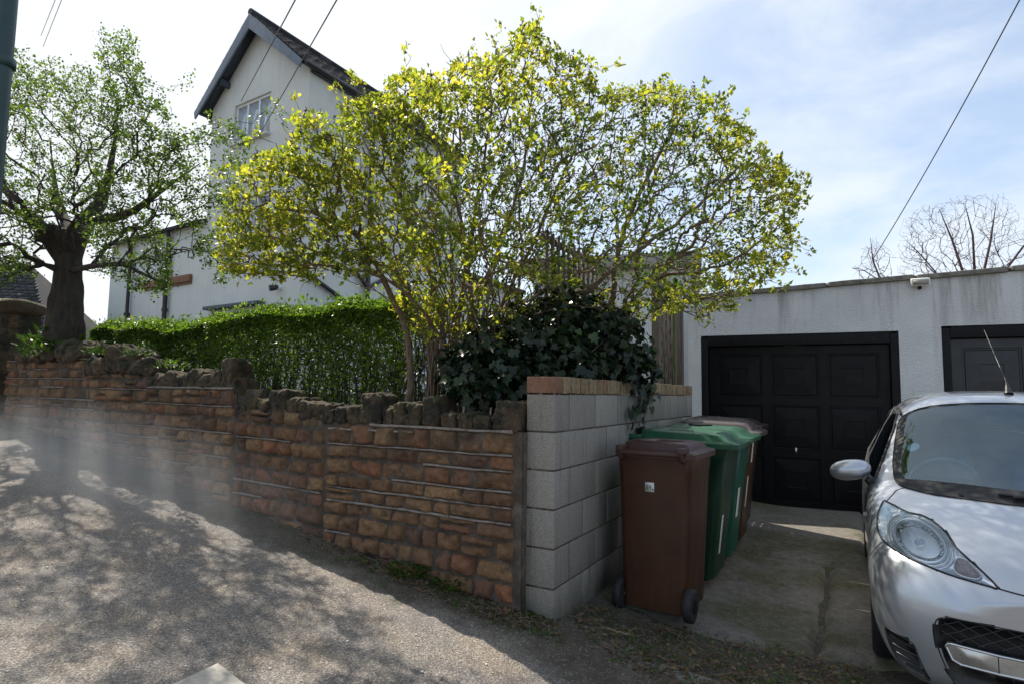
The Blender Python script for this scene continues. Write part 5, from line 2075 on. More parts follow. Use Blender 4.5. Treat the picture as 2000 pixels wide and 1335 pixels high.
leaves(g, pts, unit(rng.normal(size=(n, 3)) * [1, 1, .4] + UP * .6), unit(rng.normal(size=(n, 3)) * .4 + UP), rng.uniform(.010, .026, n), LEAF_OVATE, .9)
tag(g.build('ground_cover', M['leaf_weed']), kind='stuff')
g = Geo()
q = scatter_px([(0, 1335), (0, 950), (350, 950), (700, 1090), (1000, 1230), (1200, 1335)], 150)
for a, b in q:
    p = ghit(a, b)
    r_ = rng.uniform(.002, .0065)
    lump(g, p + UP * r_ * .4, (r_ * 2.2, r_ * 1.7, r_ * 1.1), np.array([1, 0, 0.]), np.array([0, 1, 0.]), 4, 2.2, r_ * .3, 90, 3)
tag(g.build('loose_chippings', M['pebble'], smooth=False), kind='stuff')
# two dead branches
for (p0, p1, r_, lab) in (((920, 1134), (974, 1158), .011, 'broken dead branch lying on the earth by the end of the wall'), ((1185, 1237), (1228, 1252), .006, 'pale split twig on the mossy earth in front of the bins')):
    a, b = ghit(*p0), ghit(*p1)
    t = np.linspace(0, 1, 7)[:, None]
    g = Geo()
    pts = a + (b - a) * t + UP * (.03 + r_) + rng.normal(size=(7, 3)) * .004
    g.tube(pts, np.linspace(r_ * .7, r_, 7), 7)
    tag(g.build('fallen_branch', M['twig'], smooth=True), lab, 'branch')
# ------------------------------------------------------------------ lamp post, cables
lpq = P(9, 60, 4.0)
lb_ = np.array([lpq[0], lpq[1], float(ground_z(lpq[0], lpq[1]))])
post = thing('lamp_post', 'dark green painted street lamp post with a raised collar at the left edge', 'lamp post', tuple(lb_))
g = Geo()
g.tube([(0, 0, -.1), (0, 0, 1.2), (0, 0, 6.2)], [.064, .062, .058], 24)
g.build('shaft', M['pole'], post, smooth=True)
zb = P(9, 122, 4.0)[2] - lb_[2]
g = Geo()
g.tube([(0, 0, zb - .035), (0, 0, zb - .03), (0, 0, zb + .03), (0, 0, zb + .035)], [.066, .079, .079, .066], 24)
g.build('collar', M['pole'], post, smooth=False)
g = Geo()
g.tube([(0, 0, 6.2), (.0, -.25, 6.5), (0, -.8, 6.6), (0, -1.0, 6.6)], [.05, .045, .04, .04], 12)
g.box((0, -1.35, 6.6), (.26, .75, .13))
g.build('lantern', M['pole'], post)

def cable(label, a, b, r_=.009, sag=.25, mat='cable', group=None):
    a, b = np.array(a), np.array(b)
    t = np.linspace(0, 1, 40)[:, None]
    g = Geo()
    pts = a + (b - a) * t
    pts[:, 2] -= (4 * sag * t * (1 - t))[:, 0]
    g.tube(pts, r_, 6)
    tag(g.build('overhead_cable', M[mat], smooth=True), label, 'cable', group)
hu0, hz0 = hpx(474, 200)
hu1, hz1 = hpx(520, 258)
cable('thin overhead cable crossing the gable from the top left of its attic window', HO + HA * hu0 + UP * hz0 - HB * .05, P(610, -62, 6.0), sag=.0)
cable('overhead cable crossing the right-hand slope of the gable roof above the attic window', HO + HA * hu1 + UP * hz1 - HB * .12, P(705, -82, 6.0), sag=.0)
cable('long overhead cable running down to the bare tree behind the garage', P(1706, 505, 14.0), P(2060, -130, 7.0), .010, .12)
cable('fainter upper cable of the pair above the hawthorn', P(84, 92, 20.0), P(140, -50, 12.0), .009, .0, 'cable_pale')
cable('fainter lower cable of the pair above the hawthorn', P(80, 70, 20.0), P(128, -50, 12.0), .009, .0, 'cable_pale')

# ------------------------------------------------------------------ wheelie bins
def rr(w_, d_, r_, n=5):
    """rounded rectangle outline, counter-clockwise"""
    out = []
    for cx_, cy_, a0 in ((1, 1, 0), (-1, 1, 90), (-1, -1, 180), (1, -1, 270)):
        for k in range(n + 1):
            a = R(a0 + 90 * k / n)
            out.append(((w_ / 2 - r_) * cx_ + r_ * math.cos(a), (d_ / 2 - r_) * cy_ + r_ * math.sin(a)))
    return np.array(out)
def loft(g, levels, cap_top=True, cap_bot=True):
    """levels: (w, d, r, cx, cy, z, tilt in y)"""
    rings = []
    for (w_, d_, r_, cx_, cy_, z_, tl) in levels:
        o = rr(w_, d_, r_)
        rings.append(np.column_stack([o[:, 0] + cx_, o[:, 1] + cy_, z_ + tl * o[:, 1]]))
    n = len(rings[0])
    V = np.vstack(rings)
    F = [(i * n + j, i * n + (j + 1) % n, (i + 1) * n + (j + 1) % n, (i + 1) * n + j) for i in range(len(rings) - 1) for j in range(n)]
    g.add(V, F)
    if cap_top:
        g.add(np.vstack([rings[-1], rings[-1].mean(0)]), [(j, (j + 1) % n, n) for j in range(n)])
    if cap_bot:
        g.add(np.vstack([rings[0], rings[0].mean(0)]), [((j + 1) % n, j, n) for j in range(n)])
def wheelie_bin(label, x, y, rz, w_, d_, h, bm_, lm, dome=.055, group='wheelie bins along the block wall'):
    z0 = float(ground_z(x, y)) + .014
    t = thing('wheelie_bin', label, 'wheelie bin', (x, y, z0), rz, group)
    g = Geo()
    yb = -d_ / 2                        # back plane
    def lev(fz, fw, fd, r_=.05):
        dd = d_ * fd
        return (w_ * fw, dd, r_, 0, yb + dd / 2 + d_ * .02, h * fz, 0)
    loft(g, [lev(.035, .80, .74, .04), lev(.05, .84, .78), lev(.30, .88, .82), lev(.62, .925, .875), lev(.84, .955, .925), lev(.845, .97, .92), lev(.93, .985, .95), lev(.932, 1.05, 1.03, .06), lev(.955, 1.05, 1.03, .06)])
    # pressed ribs on the back
    b = g.build('body', M[bm_], t, smooth=False, bevel=0)
    b.data.polygons.foreach_set('use_smooth', np.ones(len(b.data.polygons), bool))
    try:
        b.data.set_sharp_from_angle(angle=R(35))
    except Exception:
        pass
    g = Geo()
    zl = h * .955
    loft(g, [(w_ * 1.07, d_ * 1.09, .06, 0, yb + d_ * .535, zl - .020, 0), (w_ * 1.08, d_ * 1.10, .06, 0, yb + d_ * .535, zl + .012, 0), (w_ * 1.04, d_ * 1.06, .06, 0, yb + d_ * .535, zl + .022, 0),
             (w_ * .92, d_ * .92, .06, 0, yb + d_ * .52, zl + .030, 0), (w_ * .84, d_ * .86, .06, 0, yb + d_ * .50, zl + .030 + dome * .7, -.03), (w_ * .70, d_ * .74, .06, 0, yb + d_ * .49, zl + .030 + dome, -.03),
             (w_ * .52, d_ * .62, .05, 0, yb + d_ * .49, zl + .026 + dome, -.03), (w_ * .46, d_ * .56, .05, 0, yb + d_ * .49, zl + .012 + dome, -.03)])
    lid = g.build('lid', M[lm], t, smooth=True)
    try:
        lid.data.set_sharp_from_angle(angle=R(40))
    except Exception:
        pass
    g = Geo()
    g.tube([(-w_ * .40, yb - .045, h * .965), (w_ * .40, yb - .045, h * .965)], .016, 10)
    for sx in (-1, 1):
        g.tube([(sx * w_ * .40, yb + .05, h * .92), (sx * w_ * .40, yb - .03, h * .94), (sx * w_ * .40, yb - .055, h * .975)], [.022, .020, .018], 8)
        g.box((sx * w_ * .40, yb + .00, h * .99), (.045, .13, .035))
    g.build('handle', M[lm], t, bevel=.004)
    g = Geo()
    g.tube([(-w_ * .43, yb + .035, .10), (w_ * .43, yb + .035, .10)], .012, 8)
    g.build('axle', M['satin'], t, smooth=True)
    for sx in (-1, 1):
        g = Geo()
        c = np.array([sx * w_ * .455, yb + .035, .10])
        X_ = np.array([1., 0, 0])
        g.tube([c - X_ * .027, c - X_ * .022, c + X_ * .022, c + X_ * .027], [.085, .100, .100, .085], 22)
        wh = g.build('wheel', M['rubber'], t, smooth=False)
        g = Geo()
        g.tube([c + X_ * sx * .020, c + X_ * sx * .031], [.05, .045], 16)
        g.build('hub', M['frame_black'], wh)
    return t
def text_mesh(body, size, mat, name):
    cu = bpy.data.curves.new(name, 'FONT')
    cu.body = body
    cu.size = size
    cu.align_x = 'CENTER'
    cu.align_y = 'CENTER'
    o = bpy.data.objects.new(name, cu)
    C.objects.link(o)
    dg = bpy.context.evaluated_depsgraph_get()
    me = bpy.data.meshes.new_from_object(o.evaluated_get(dg))
    me.name = name
    bpy.data.objects.remove(o)
    bpy.data.curves.remove(cu)
    me.materials.clear()
    me.materials.append(mat)
    o = bpy.data.objects.new(name, me)
    C.objects.link(o)
    return o
rzb = R(-33)
b1 = wheelie_bin('brown wheelie bin with a house number sticker, nearest the street', 1.055, 4.16, rzb, .50, .53, 1.055, 'bin_brown', 'bin_brown_lid', .05)
# number sticker on its back
g = Geo()
sz_ = .052
yy = -.53 / 2 - .006
g.box((-.02, yy + .018, .800), (.060, .004, .060))
st = g.build('number_sticker', M['sticker'], b1)
tx = text_mesh('89', .040, M['ink'], 'number')
tx.parent = st
tx.location = (-.026, yy + .0145, .797)
tx.rotation_euler = (R(90), 0, 0)
tx2 = text_mesh('Rd', .012, M['ink'], 'small_print')
bpy.data.objects.remove(tx2)
g = Geo()
g.box((.001, yy + .0150, .786), (.010, .001, .006))
g.build('print_line', M['ink'], st)
rzg = R(-119.3)
F3 = np.array([.872, -.489, 0])
g1 = wheelie_bin('green wheelie bin next to the brown one at the front of the row', 1.40, 4.80, rzg, .60, .73, 1.065, 'bin_green', 'bin_green_lid', .06)
g2 = wheelie_bin('teal green wheelie bin with a black disc on its lid, mostly hidden', 1.715, 5.36, rzg, .56, .72, 1.06, 'bin_teal', 'bin_green_lid', .06)
b2 = wheelie_bin('brown wheelie bin with a faded greyish lid and white stickers', 2.01, 5.91, rzg, .56, .72, 1.06, 'bin_brown', 'bin_grey_lid', .075)
b3 = wheelie_bin('dark brown wheelie bin at the back of the row by the garage', 2.27, 6.47, rzg, .56, .70, 1.075, 'bin_dark', 'bin_dark', .055)
g = Geo()
g.tube([(0.02, -.04, 1.105), (0.02, -.04, 1.117)], [.10, .098], 20)
g.build('lid_disc', M['frame_black'], g2)
for bn, d_, (x0, z0, x1, z1) in ((b2, .72, (.0, .74, .07, .94)), (b2, .72, (.10, .34, .16, .62)), (g2, .72, (.02, .36, .12, .60)), (g1, .73, (.10, .22, .16, .50))):
    g = Geo()
    def fy(z):
        fr = np.interp(z / 1.06, [.05, .30, .62, .84], [.78, .82, .875, .925])
        return -d_ / 2 + d_ * fr + d_ * .02 + .004
    V = [(x0, fy(z0), z0), (x1, fy(z0), z0), (x1, fy(z1), z1), (x0, fy(z1), z1)]
    g.prism(V, (0, .002, 0))
    g.build('sticker', M['sticker'], bn)
# ------------------------------------------------------------------ silver hatchback
CARP = np.array([2.45, 2.60, .050])
CARZ = R(-29.3)
CAR_TILT = R(0.0)
car = thing('parked_car', 'silver small hatchback parked nose out on the driveway', 'car', tuple(CARP), CARZ)
ST = [  # y, then nine points (x, z) from the underside round to the roof
    (-0.030, [(0, .20), (.30, .20), (.42, .23), (.47, .40), (.45, .50), (.38, .545), (.28, .562), (.14, .570), (0, .570)]),
    (0.020, [(0, .10), (.48, .10), (.615, .15), (.650, .38), (.62, .53), (.53, .600), (.39, .628), (.19, .642), (0, .642)]),
    (0.110, [(0, .08), (.58, .08), (.725, .13), (.770, .38), (.735, .585), (.64, .665), (.46, .702), (.23, .720), (0, .725)]),
    (0.270, [(0, .10), (.60, .10), (.775, .16), (.818, .42), (.785, .66), (.70, .745), (.50, .785), (.25, .805), (0, .81)]),
    (0.480, [(0, .15), (.60, .15), (.795, .23), (.822, .50), (.806, .74), (.74, .822), (.54, .862), (.27, .884), (0, .888)]),
    (0.640, [(0, .16), (.60, .16), (.792, .25), (.822, .52), (.810, .78), (.752, .862), (.56, .898), (.29, .930), (0, .940)]),
    (0.800, [(0, .16), (.60, .16), (.790, .26), (.822, .54), (.812, .82), (.765, .900), (.625, .930), (.32, 1.005), (0, 1.020)]),
    (1.060, [(0, .17), (.60, .17), (.790, .27), (.820, .55), (.810, .850), (.762, .945), (.645, 1.085), (.33, 1.145), (0, 1.160)]),
    (1.420, [(0, .17), (.60, .17), (.790, .27), (.818, .55), (.808, .875), (.750, 1.00), (.600, 1.34), (.31, 1.390), (0, 1.402)]),
    (1.640, [(0, .17), (.60, .17), (.790, .27), (.818, .55), (.808, .885), (.745, 1.02), (.580, 1.430), (.30, 1.483), (0, 1.495)]),
    (2.100, [(0, .17), (.60, .17), (.790, .27), (.818, .55), (.808, .900), (.740, 1.03), (.575, 1.458), (.30, 1.512), (0, 1.524)]),
    (2.700, [(0, .17), (.60, .17), (.785, .27), (.812, .56), (.800, .920), (.725, 1.04), (.565, 1.425), (.29, 1.478), (0, 1.491)]),
    (3.150, [(0, .19), (.58, .19), (.745, .29), (.775, .57), (.765, .930), (.690, 1.03), (.52, 1.28), (.27, 1.325), (0, 1.335)]),
    (3.360, [(0, .24), (.52, .24), (.690, .33), (.720, .57), (.700, .90), (.62, .98), (.46, 1.05), (.24, 1.08), (0, 1.085)]),
    (3.430, [(0, .32), (.40, .32), (.55, .40), (.60, .57), (.58, .80), (.50, .87), (.37, .92), (.18, .94), (0, .945)]),
]
NR = 16
cv_, cf = [], []
for y, pr in ST:
    ring = [(x, y, z) for x, z in pr] + [(-x, y, z) for x, z in pr[7:0:-1]]
    cv_ += ring
for i in range(len(ST) - 1):
    for j in range(NR):
        a, b = i * NR + j, i * NR + (j + 1) % NR
        cf.append((a, b, b + NR, a + NR))
for base, rev in ((0, True), ((len(ST) - 1) * NR, False)):
    mir = lambda j: base + (NR - j) % NR
    for j in range(8):
        f = (base + j, base + j + 1, mir(j + 1), mir(j))
        f = tuple(dict.fromkeys(f))
        cf.append(f if rev else f[::-1])
body = cage('body', cv_, cf, M['paint'], car, 3)
bm = bmesh.new()
bm.from_mesh(body.data)
bmesh.ops.recalc_face_normals(bm, faces=bm.faces)
bm.to_mesh(body.data)
bvh = BVHTree.FromBMesh(bm)
AX = {'front': (lambda a, b: ((a, -1.0, b), (0, 1, 0))), 'right': (lambda a, b: ((-2.0, a, b), (1, 0, 0))), 'left': (lambda a, b: ((2.0, a, b), (-1, 0, 0))),
      'top': (lambda a, b: ((a, b, 3.0), (0, 0, -1))), 'back': (lambda a, b: ((a, 5.0, b), (0, -1, 0)))}
def proj(axis, a, b, off=0.0):
    o, d = AX[axis](a, b)
    loc, nr, *_ = bvh.ray_cast(Vector(o), Vector(d))
    if loc is None:
        return None
    if nr.dot(Vector(d)) > 0:
        nr = -nr
    return np.array(loc + nr * off)
def polydist(q, poly):
    best = 9
    for i in range(len(poly)):
        a, b = np.array(poly[i]), np.array(poly[(i + 1) % len(poly)])
        t = np.clip(np.dot(q - a, b - a) / (np.dot(b - a, b - a) + 1e-12), 0, 1)
        best = min(best, np.linalg.norm(q - a - t * (b - a)))
    return best
def smooth_loop(pts, n=4, closed=True):
    """Catmull-Rom through a loop of 2d points"""
    pts = [np.array(p, float) for p in pts]
    m = len(pts)
    out = []
    for i in range(m if closed else m - 1):
        p0, p1, p2, p3 = (pts[(i - 1) % m] if closed or i > 0 else pts[0]), pts[i], pts[(i + 1) % m], (pts[(i + 2) % m] if closed or i + 2 < m else pts[-1])
        for k in range(n):
            t = k / n
            out.append(.5 * ((2 * p1) + (-p0 + p2) * t + (2 * p0 - 5 * p1 + 4 * p2 - p3) * t * t + (-p0 + 3 * p1 - 3 * p2 + p3) * t ** 3))
    if not closed:
        out.append(pts[-1])
    return out
def patch(axis, poly, off, h=.02, hole=None):
    """surface patch that hugs the body inside the outline; off = number or f(distance to outline)"""
    poly = [np.array(p) for p in poly]
    pts, edges = [], []
    for lp_ in [poly] + ([hole] if hole is not None else []):
        b = len(pts)
        pts += [Vector((float(p[0]), float(p[1]))) for p in lp_]
        edges += [(b + i, b + (i + 1) % len(lp_)) for i in range(len(lp_))]
    P_ = np.array(poly)
    lo, hi = P_.min(0), P_.max(0)
    gx, gy = np.meshgrid(np.arange(lo[0] + h / 2, hi[0], h), np.arange(lo[1] + h / 2, hi[1], h), indexing='ij')
    gx, gy = gx.ravel(), gy.ravel()
    ins = in_poly(gx, gy, poly)
    if hole is not None:
        ins &= ~in_poly(gx, gy, hole)
    for a, b in zip(gx[ins], gy[ins]):
        if polydist(np.array([a, b]), poly) > h * .35 and (hole is None or polydist(np.array([a, b]), hole) > h * .35):
            pts.append(Vector((a, b)))
    v2, _, f2, *_ = delaunay_2d_cdt(pts, edges, [], 0, 1e-6)
    V, okv = [], []
    for v in v2:
        o_ = off(polydist(np.array([v.x, v.y]), poly)) if callable(off) else off
        q = proj(axis, v.x, v.y, o_)
        okv.append(q is not None)
        V.append(q if q is not None else np.zeros(3))
    F = []
    for f in f2:
        c = np.mean([[v2[i].x, v2[i].y] for i in f], axis=0)
        if not in_poly(c[:1], c[1:], poly)[0] or (hole is not None and in_poly(c[:1], c[1:], hole)[0]):
            continue
        if all(okv[i] for i in f):
            F.append(tuple(f))
    return np.array(V), F
def add_patch(g, axis, poly, off, h=.02, hole=None):
    V, F = patch(axis, poly, off, h, hole)
    fl = {'front': True}.get(axis)
    # orient outward
    a, b, c = F[0]
    n = np.cross(V[b] - V[a], V[c] - V[a])
    d = np.array(AX[axis](0, 0)[1])
    if n @ d > 0:
        F = [f[::-1] for f in F]
    g.add(V, F)
def mirror2(poly, axis):
    return [(-a, b) for a, b in poly][::-1] if axis in ('front', 'top') else poly
def seam(g, axis, pts, r_=.0035, off=.0005, n=5):
    q = smooth_loop(pts, n, False)
    L_ = [proj(axis, a, b, off) for a, b in q]
    L_ = [x for x in L_ if x is not None]
    if len(L_) > 1:
        g.tube(np.array(L_), r_, 5)
def cut(poly, axis, ymax=9):
    """take the body away behind an opening"""
    P_ = np.array(poly)
    dele = []
    ia, ib = {'front': (0, 2), 'back': (0, 2), 'right': (1, 2), 'left': (1, 2), 'top': (0, 1)}[axis]
    dv = np.array(AX[axis](0, 0)[1])
    cs = np.array([f.calc_center_median() for f in bm.faces])
    ns = np.array([f.normal for f in bm.faces])
    ins = in_poly(cs[:, ia], cs[:, ib], poly)
    ins &= (ns @ dv) < .05
    ins &= cs[:, 1] < ymax
    if axis == 'top':
        ins &= cs[:, 2] > .6
    if axis == 'back':
        ins &= cs[:, 1] > 2
    if axis == 'right':
        ins &= cs[:, 0] < 0
    if axis == 'left':
        ins &= cs[:, 0] > 0
    bm.faces.ensure_lookup_table()
    bmesh.ops.delete(bm, geom=[bm.faces[i] for i in np.where(ins)[0]], context='FACES')
HEAD = [(-.723, .859), (-.703, .860), (-.666, .851), (-.612, .836), (-.563, .835), (-.519, .82), (-.485, .797), (-.463, .77), (-.453, .744), (-.405, .699), (-.361, .66), (-.317, .611),
        (-.349, .614), (-.409, .622), (-.502, .636), (-.586, .655), (-.652, .671), (-.707, .689), (-.747, .712), (-.762, .751), (-.754, .803)]
INTAKE = [(-.752, .318), (-.715, .318), (-.645, .300), (-.628, .254), (-.603, .190), (-.585, .145), (-.640, .150), (-.690, .175), (-.725, .220), (-.745, .275)]
GR_L = [(-.563, .379), (-.559, .419), (-.545, .445), (-.511, .459), (-.465, .461), (-.363, .456), (-.245, .450), (-.10, .448)]
GR_B = [(-.552, .318), (-.522, .226), (-.49, .165), (-.44, .140), (-.2, .135)]
GRILLE = GR_L + [(-a, b) for a, b in GR_L[::-1]] + [(-a, b) for a, b in GR_B] + GR_B[::-1]
WS_L = [(-.607, .771), (-.63, .806), (-.649, .867), (-.652, .966), (-.644, 1.091), (-.604, 1.366), (-.575, 1.470), (-.52, 1.492), (-.227, 1.492)]
WS_B = [(-.467, .656), (-.275, .583), (-.113, .549)]
WSO = WS_L + [(-a, b) for a, b in WS_L[::-1]] + [(-a, b) for a, b in WS_B] + WS_B[::-1]
WI_L = [(-.575, .845), (-.600, .868), (-.612, .92), (-.606, 1.03), (-.58, 1.2), (-.548, 1.40), (-.525, 1.455), (-.47, 1.470), (-.2, 1.470)]
WI_B = [(-.33, .755), (-.12, .700)]
WSI = WI_L + [(-a, b) for a, b in WI_L[::-1]] + [(-a, b) for a, b in WI_B] + WI_B[::-1]
DOORW = [(.97, .920), (1.10, 1.0), (1.42, 1.240), (1.62, 1.332), (2.02, 1.368), (2.02, .940)]
REARW = [(2.10, .945), (2.10, 1.366), (2.5, 1.335), (2.78, 1.27), (2.84, 1.20), (2.74, 1.00)]
BACKW = [(-.46, 1.08), (-.44, 1.26), (.44, 1.26), (.46, 1.08)]
ell = lambda cx_, cz_, a_, b_, rot=0, n=28: [(cx_ + a_ * math.cos(t) * math.cos(rot) - b_ * math.sin(t) * math.sin(rot), cz_ + a_ * math.cos(t) * math.sin(rot) + b_ * math.sin(t) * math.cos(rot)) for t in np.linspace(0, 2 * math.pi, n, endpoint=False)]
WHEELC = (.68, .285)
ARCH = ell(WHEELC[0], WHEELC[1] + .01, .335, .335)
ARCH2 = ell(3.02 - .02, WHEELC[1] + .01, .335, .335)
INTAKE_S, HEAD_S = smooth_loop(INTAKE, 2), smooth_loop(HEAD, 2)
for p_ in (HEAD, INTAKE):
    cut(p_, 'front', 1.2); cut(mirror2(p_, 'front'), 'front', 1.2)
cut(GRILLE, 'front', 1.2)
cut([(a * .985, b + .006 if b < 1 else b - .008) for a, b in WSO], 'top')
for ax_ in ('right', 'left'):
    cut(DOORW, ax_); cut(REARW, ax_)
    cut(ARCH, ax_); cut(ARCH2, ax_)
cut(BACKW, 'back')
# cloth-and-plastic lining inside the shell
bm.normal_update()
bm2 = bm.copy()
for v in bm2.verts:
    v.co -= v.normal * .022
bmesh.ops.reverse_faces(bm2, faces=bm2.faces)
me = bpy.data.meshes.new('lining')
bm2.to_mesh(me); bm2.free()
me.materials.append(M['interior'])
lo_ = bpy.data.objects.new('lining', me); C.objects.link(lo_); lo_.parent = car
bm.to_mesh(body.data)
body.data.polygons.foreach_set('use_smooth', np.ones(len(body.data.polygons), bool))

def part(g, name, mat, par=None, smooth=True):
    return g.build(name, M[mat], par or car, smooth=smooth)
# windscreen
g = Geo()
add_patch(g, 'top', smooth_loop(WSO, 2), .003, .03, hole=smooth_loop(WSI, 2))
part(g, 'windscreen_surround', 'gap')
g = Geo()
add_patch(g, 'top', smooth_loop(WSI, 2), .003, .04)
part(g, 'windscreen', 'windscreen')
g = Geo()
seam(g, 'top', WSO + [WSO[0]], .004, .003, 4)
part(g, 'windscreen_seal', 'gap')
# side glass
for ax_, sg in (('right', -1), ('left', 1)):
    for nm, poly in (('door_window', DOORW), ('rear_window', REARW)):
        g = Geo()
        add_patch(g, ax_, poly, .001, .05)
        part(g, nm, 'carglass')
        g = Geo()
        L_ = [proj(ax_, a, b, .002) for a, b in smooth_loop([p for p in poly + [poly[0]]], 1, False)]
        dense = []
        for a_, b_ in zip(L_[:-1], L_[1:]):
            dense += [a_ + (b_ - a_) * t for t in np.linspace(0, 1, 6, endpoint=False)]
        g.tube(np.array(dense + [L_[-1]]), .010, 6)
        part(g, 'window_seal', 'gap')
g = Geo()
add_patch(g, 'back', BACKW, .002, .05)
part(g, 'tailgate_window', 'carglass')

# headlights
rc, ra, rb_, rrot = (-.590, .743), .103, .073, -.16
SMALL = [(-.470, .664), (-.455, .696), (-.435, .704), (-.408, .692), (-.376, .656), (-.388, .637), (-.428, .637), (-.460, .645)]
a = NT('lamp_reflector')
fac = a.voro(55, out='Color', vec=a.coord(True))
a.set(Base_Color=a.ramp(a.sep('X', fac), [(.0, (.10, .10, .11)), (.4, (.35, .36, .38)), (.75, (.75, .77, .8)), (1, (.2, .17, .15))]), Metallic=.9, Roughness=.22)
a.bump(a.voro(70, vec=a.coord(True)), .8, .02)
M['reflector'] = a.m
for sg in (1, -1):
    f2 = (lambda poly: poly) if sg == 1 else (lambda poly: [(-x, z) for x, z in poly][::-1])
    ax_ = 'front'
    hl = None
    g = Geo()
    add_patch(g, ax_, f2(HEAD_S), lambda d: -min(.016, d * .7) - .001, .014)
    hl = part(g, 'headlight', 'lampchrome')
    g = Geo()
    add_patch(g, ax_, f2(ell(*rc, ra * .92, rb_ * .92, rrot)), lambda d: -.010 - min(.022, d * .5), .012)
    part(g, 'reflector', 'reflector', hl)
    for k, rad, of in ((1.0, .0075, -.007), (1.16, .0045, -.008), (1.30, .004, -.012)):
        g = Geo()
        e_ = ell(*rc, ra * k, rb_ * k, rrot, 40)
        q_ = [p for p in e_ if in_poly(np.array([p[0]]), np.array([p[1]]), HEAD)[0]]
        L_ = [proj(ax_, a_, b_, of) for a_, b_ in f2(e_)]
        if k == 1.0:
            g.tube(np.array(L_ + [L_[0]]), rad, 8, cap=False)
        else:
            run = []
            for (a_, b_), l_ in zip(f2(e_) * 2, L_ * 2):
                aa = a_ * sg
                if in_poly(np.array([aa]), np.array([b_]), [(x_ * 1.0, z_) for x_, z_ in HEAD])[0]:
                    run.append(l_)
                else:
                    if len(run) > 3:
                        g.tube(np.array(run), rad, 6)
                    run = []
        if g.n:
            part(g, 'bezel_ring', 'lampchrome', hl)
    g = Geo()
    c_ = proj(ax_, sg * rc[0], rc[1], -.020)
    nrm = np.array([0, -1.0, .25])
    g.tube([c_, c_ + unit(nrm) * .018], [.022, .016], 14)
    part(g, 'bulb_shield', 'satin', hl)
    g = Geo()
    add_patch(g, ax_, f2(smooth_loop(SMALL, 2)), lambda d: -.006 - min(.010, d * .6), .010)
    part(g, 'indicator', 'amber', hl)
    g = Geo()
    q_ = f2(smooth_loop(SMALL, 3))
    L_ = [proj(ax_, a_, b_, -.004) for a_, b_ in q_]
    g.tube(np.array(L_ + [L_[0]]), .003, 6, cap=False)
    part(g, 'indicator_rim', 'chrome', hl)
    g = Geo()
    add_patch(g, ax_, f2(HEAD_S), .0025, .02)
    part(g, 'lens', 'lens', hl)
    g = Geo()
    L_ = [proj(ax_, a_, b_, .001) for a_, b_ in f2(HEAD_S)]
    g.tube(np.array(L_ + [L_[0]]), .0048, 6, cap=False)
    part(g, 'headlight_seal', 'gap')
    # side intake with slats
    g = Geo()
    add_patch(g, ax_, f2(INTAKE_S), lambda d: -min(.05, d * 1.6), .014)
    it = part(g, 'air_intake', 'trim')
    g = Geo()
    for z_ in (.278, .243, .208, .174):
        xs_ = [x for x in np.linspace(-.77, -.57, 60) if in_poly(np.array([x]), np.array([z_ - (x + .67) * .12]), INTAKE)[0]]
        if len(xs_) > 3:
            L_ = [proj(ax_, sg * x, z_ - (x + .67) * .12, -.012) for x in xs_]
            g.tube(np.array(L_), .0055, 6)
    part(g, 'slats', 'trim', it)
    g = Geo()
    L_ = [proj(ax_, a_, b_, .0) for a_, b_ in f2(INTAKE_S)]
    g.tube(np.array(L_ + [L_[0]]), .003, 6, cap=False)
    part(g, 'intake_rim', 'trim')
    # panel joints of this corner
    s_ = lambda pts: [(sg * x, z) for x, z in pts]
    g = Geo()
    seam(g, 'top', s_([(-.705, .640), (-.675, .70), (-.650, .754), (-.615, .768)]), .004, -.001)
    part(g, 'panel_gap', 'gap')
    g = Geo()
    seam(g, ax_, s_([(-.738, .705), (-.772, .668), (-.805, .600)]), .0025, -.0005)
    part(g, 'panel_gap', 'gap')
    g = Geo()
    seam(g, ax_, s_([(-.317, .611), (-.24, .600), (-.12, .592), (0, .590)]), .0045, -.001)
    part(g, 'panel_gap', 'gap')
    g = Geo()
    seam(g, 'right' if sg == 1 else 'left', [(1.02, .90), (1.00, .70), (1.04, .45), (1.12, .28)], .003, -.0005)
    part(g, 'panel_gap', 'gap')
    g = Geo()
    seam(g, 'right' if sg == 1 else 'left', [(2.06, 1.36), (2.06, .90), (2.08, .60), (2.05, .3)], .003, -.0005)
    part(g, 'panel_gap', 'gap')
    g = Geo()
    L_ = [proj('top', sg * (.565 - .012 * max(0, y_ - 2.2)), y_, .002) for y_ in np.linspace(1.53, 2.9, 20)]
    g.tube(np.array([l_ for l_ in L_ if l_ is not None]), .009, 6)
    part(g, 'roof_seal', 'gap')
    # door mirror
    g = Geo()
    mc = np.array([sg * -.885, 1.05, .985])
    u_, v_ = np.meshgrid(np.linspace(0, math.pi, 18), np.linspace(0, 2 * math.pi, 25), indexing='ij')
    Q = np.stack([-np.cos(u_), np.sin(u_) * np.cos(v_), np.sin(u_) * np.sin(v_)], -1).reshape(-1, 3)
    ex = np.sign(Q) * np.abs(Q) ** .88
    ex[:, 1] = np.where(ex[:, 1] > 0, ex[:, 1] * .45, ex[:, 1] * 1.0)
    V = mc + ex * np.array([.118, .085, .066]) + np.stack([0 * Q[:, 0], .25 * np.abs(ex[:, 0]) * .05, sg * ex[:, 0] * .015], 1)
    g.grid(V, 18, 25)
    mr_ = part(g, 'door_mirror', 'paint')
    g = Geo()
    g.tube([mc + np.array([sg * .09, .02, -.05]), np.array([sg * -.765, 1.06, .915]), np.array([sg * -.735, 1.08, .895])], [.022, .034, .04], 10)
    part(g, 'mirror_arm', 'trim', mr_)
    g = Geo()
    gq = ell(mc[0], mc[2], .100, .054, 0, 24)
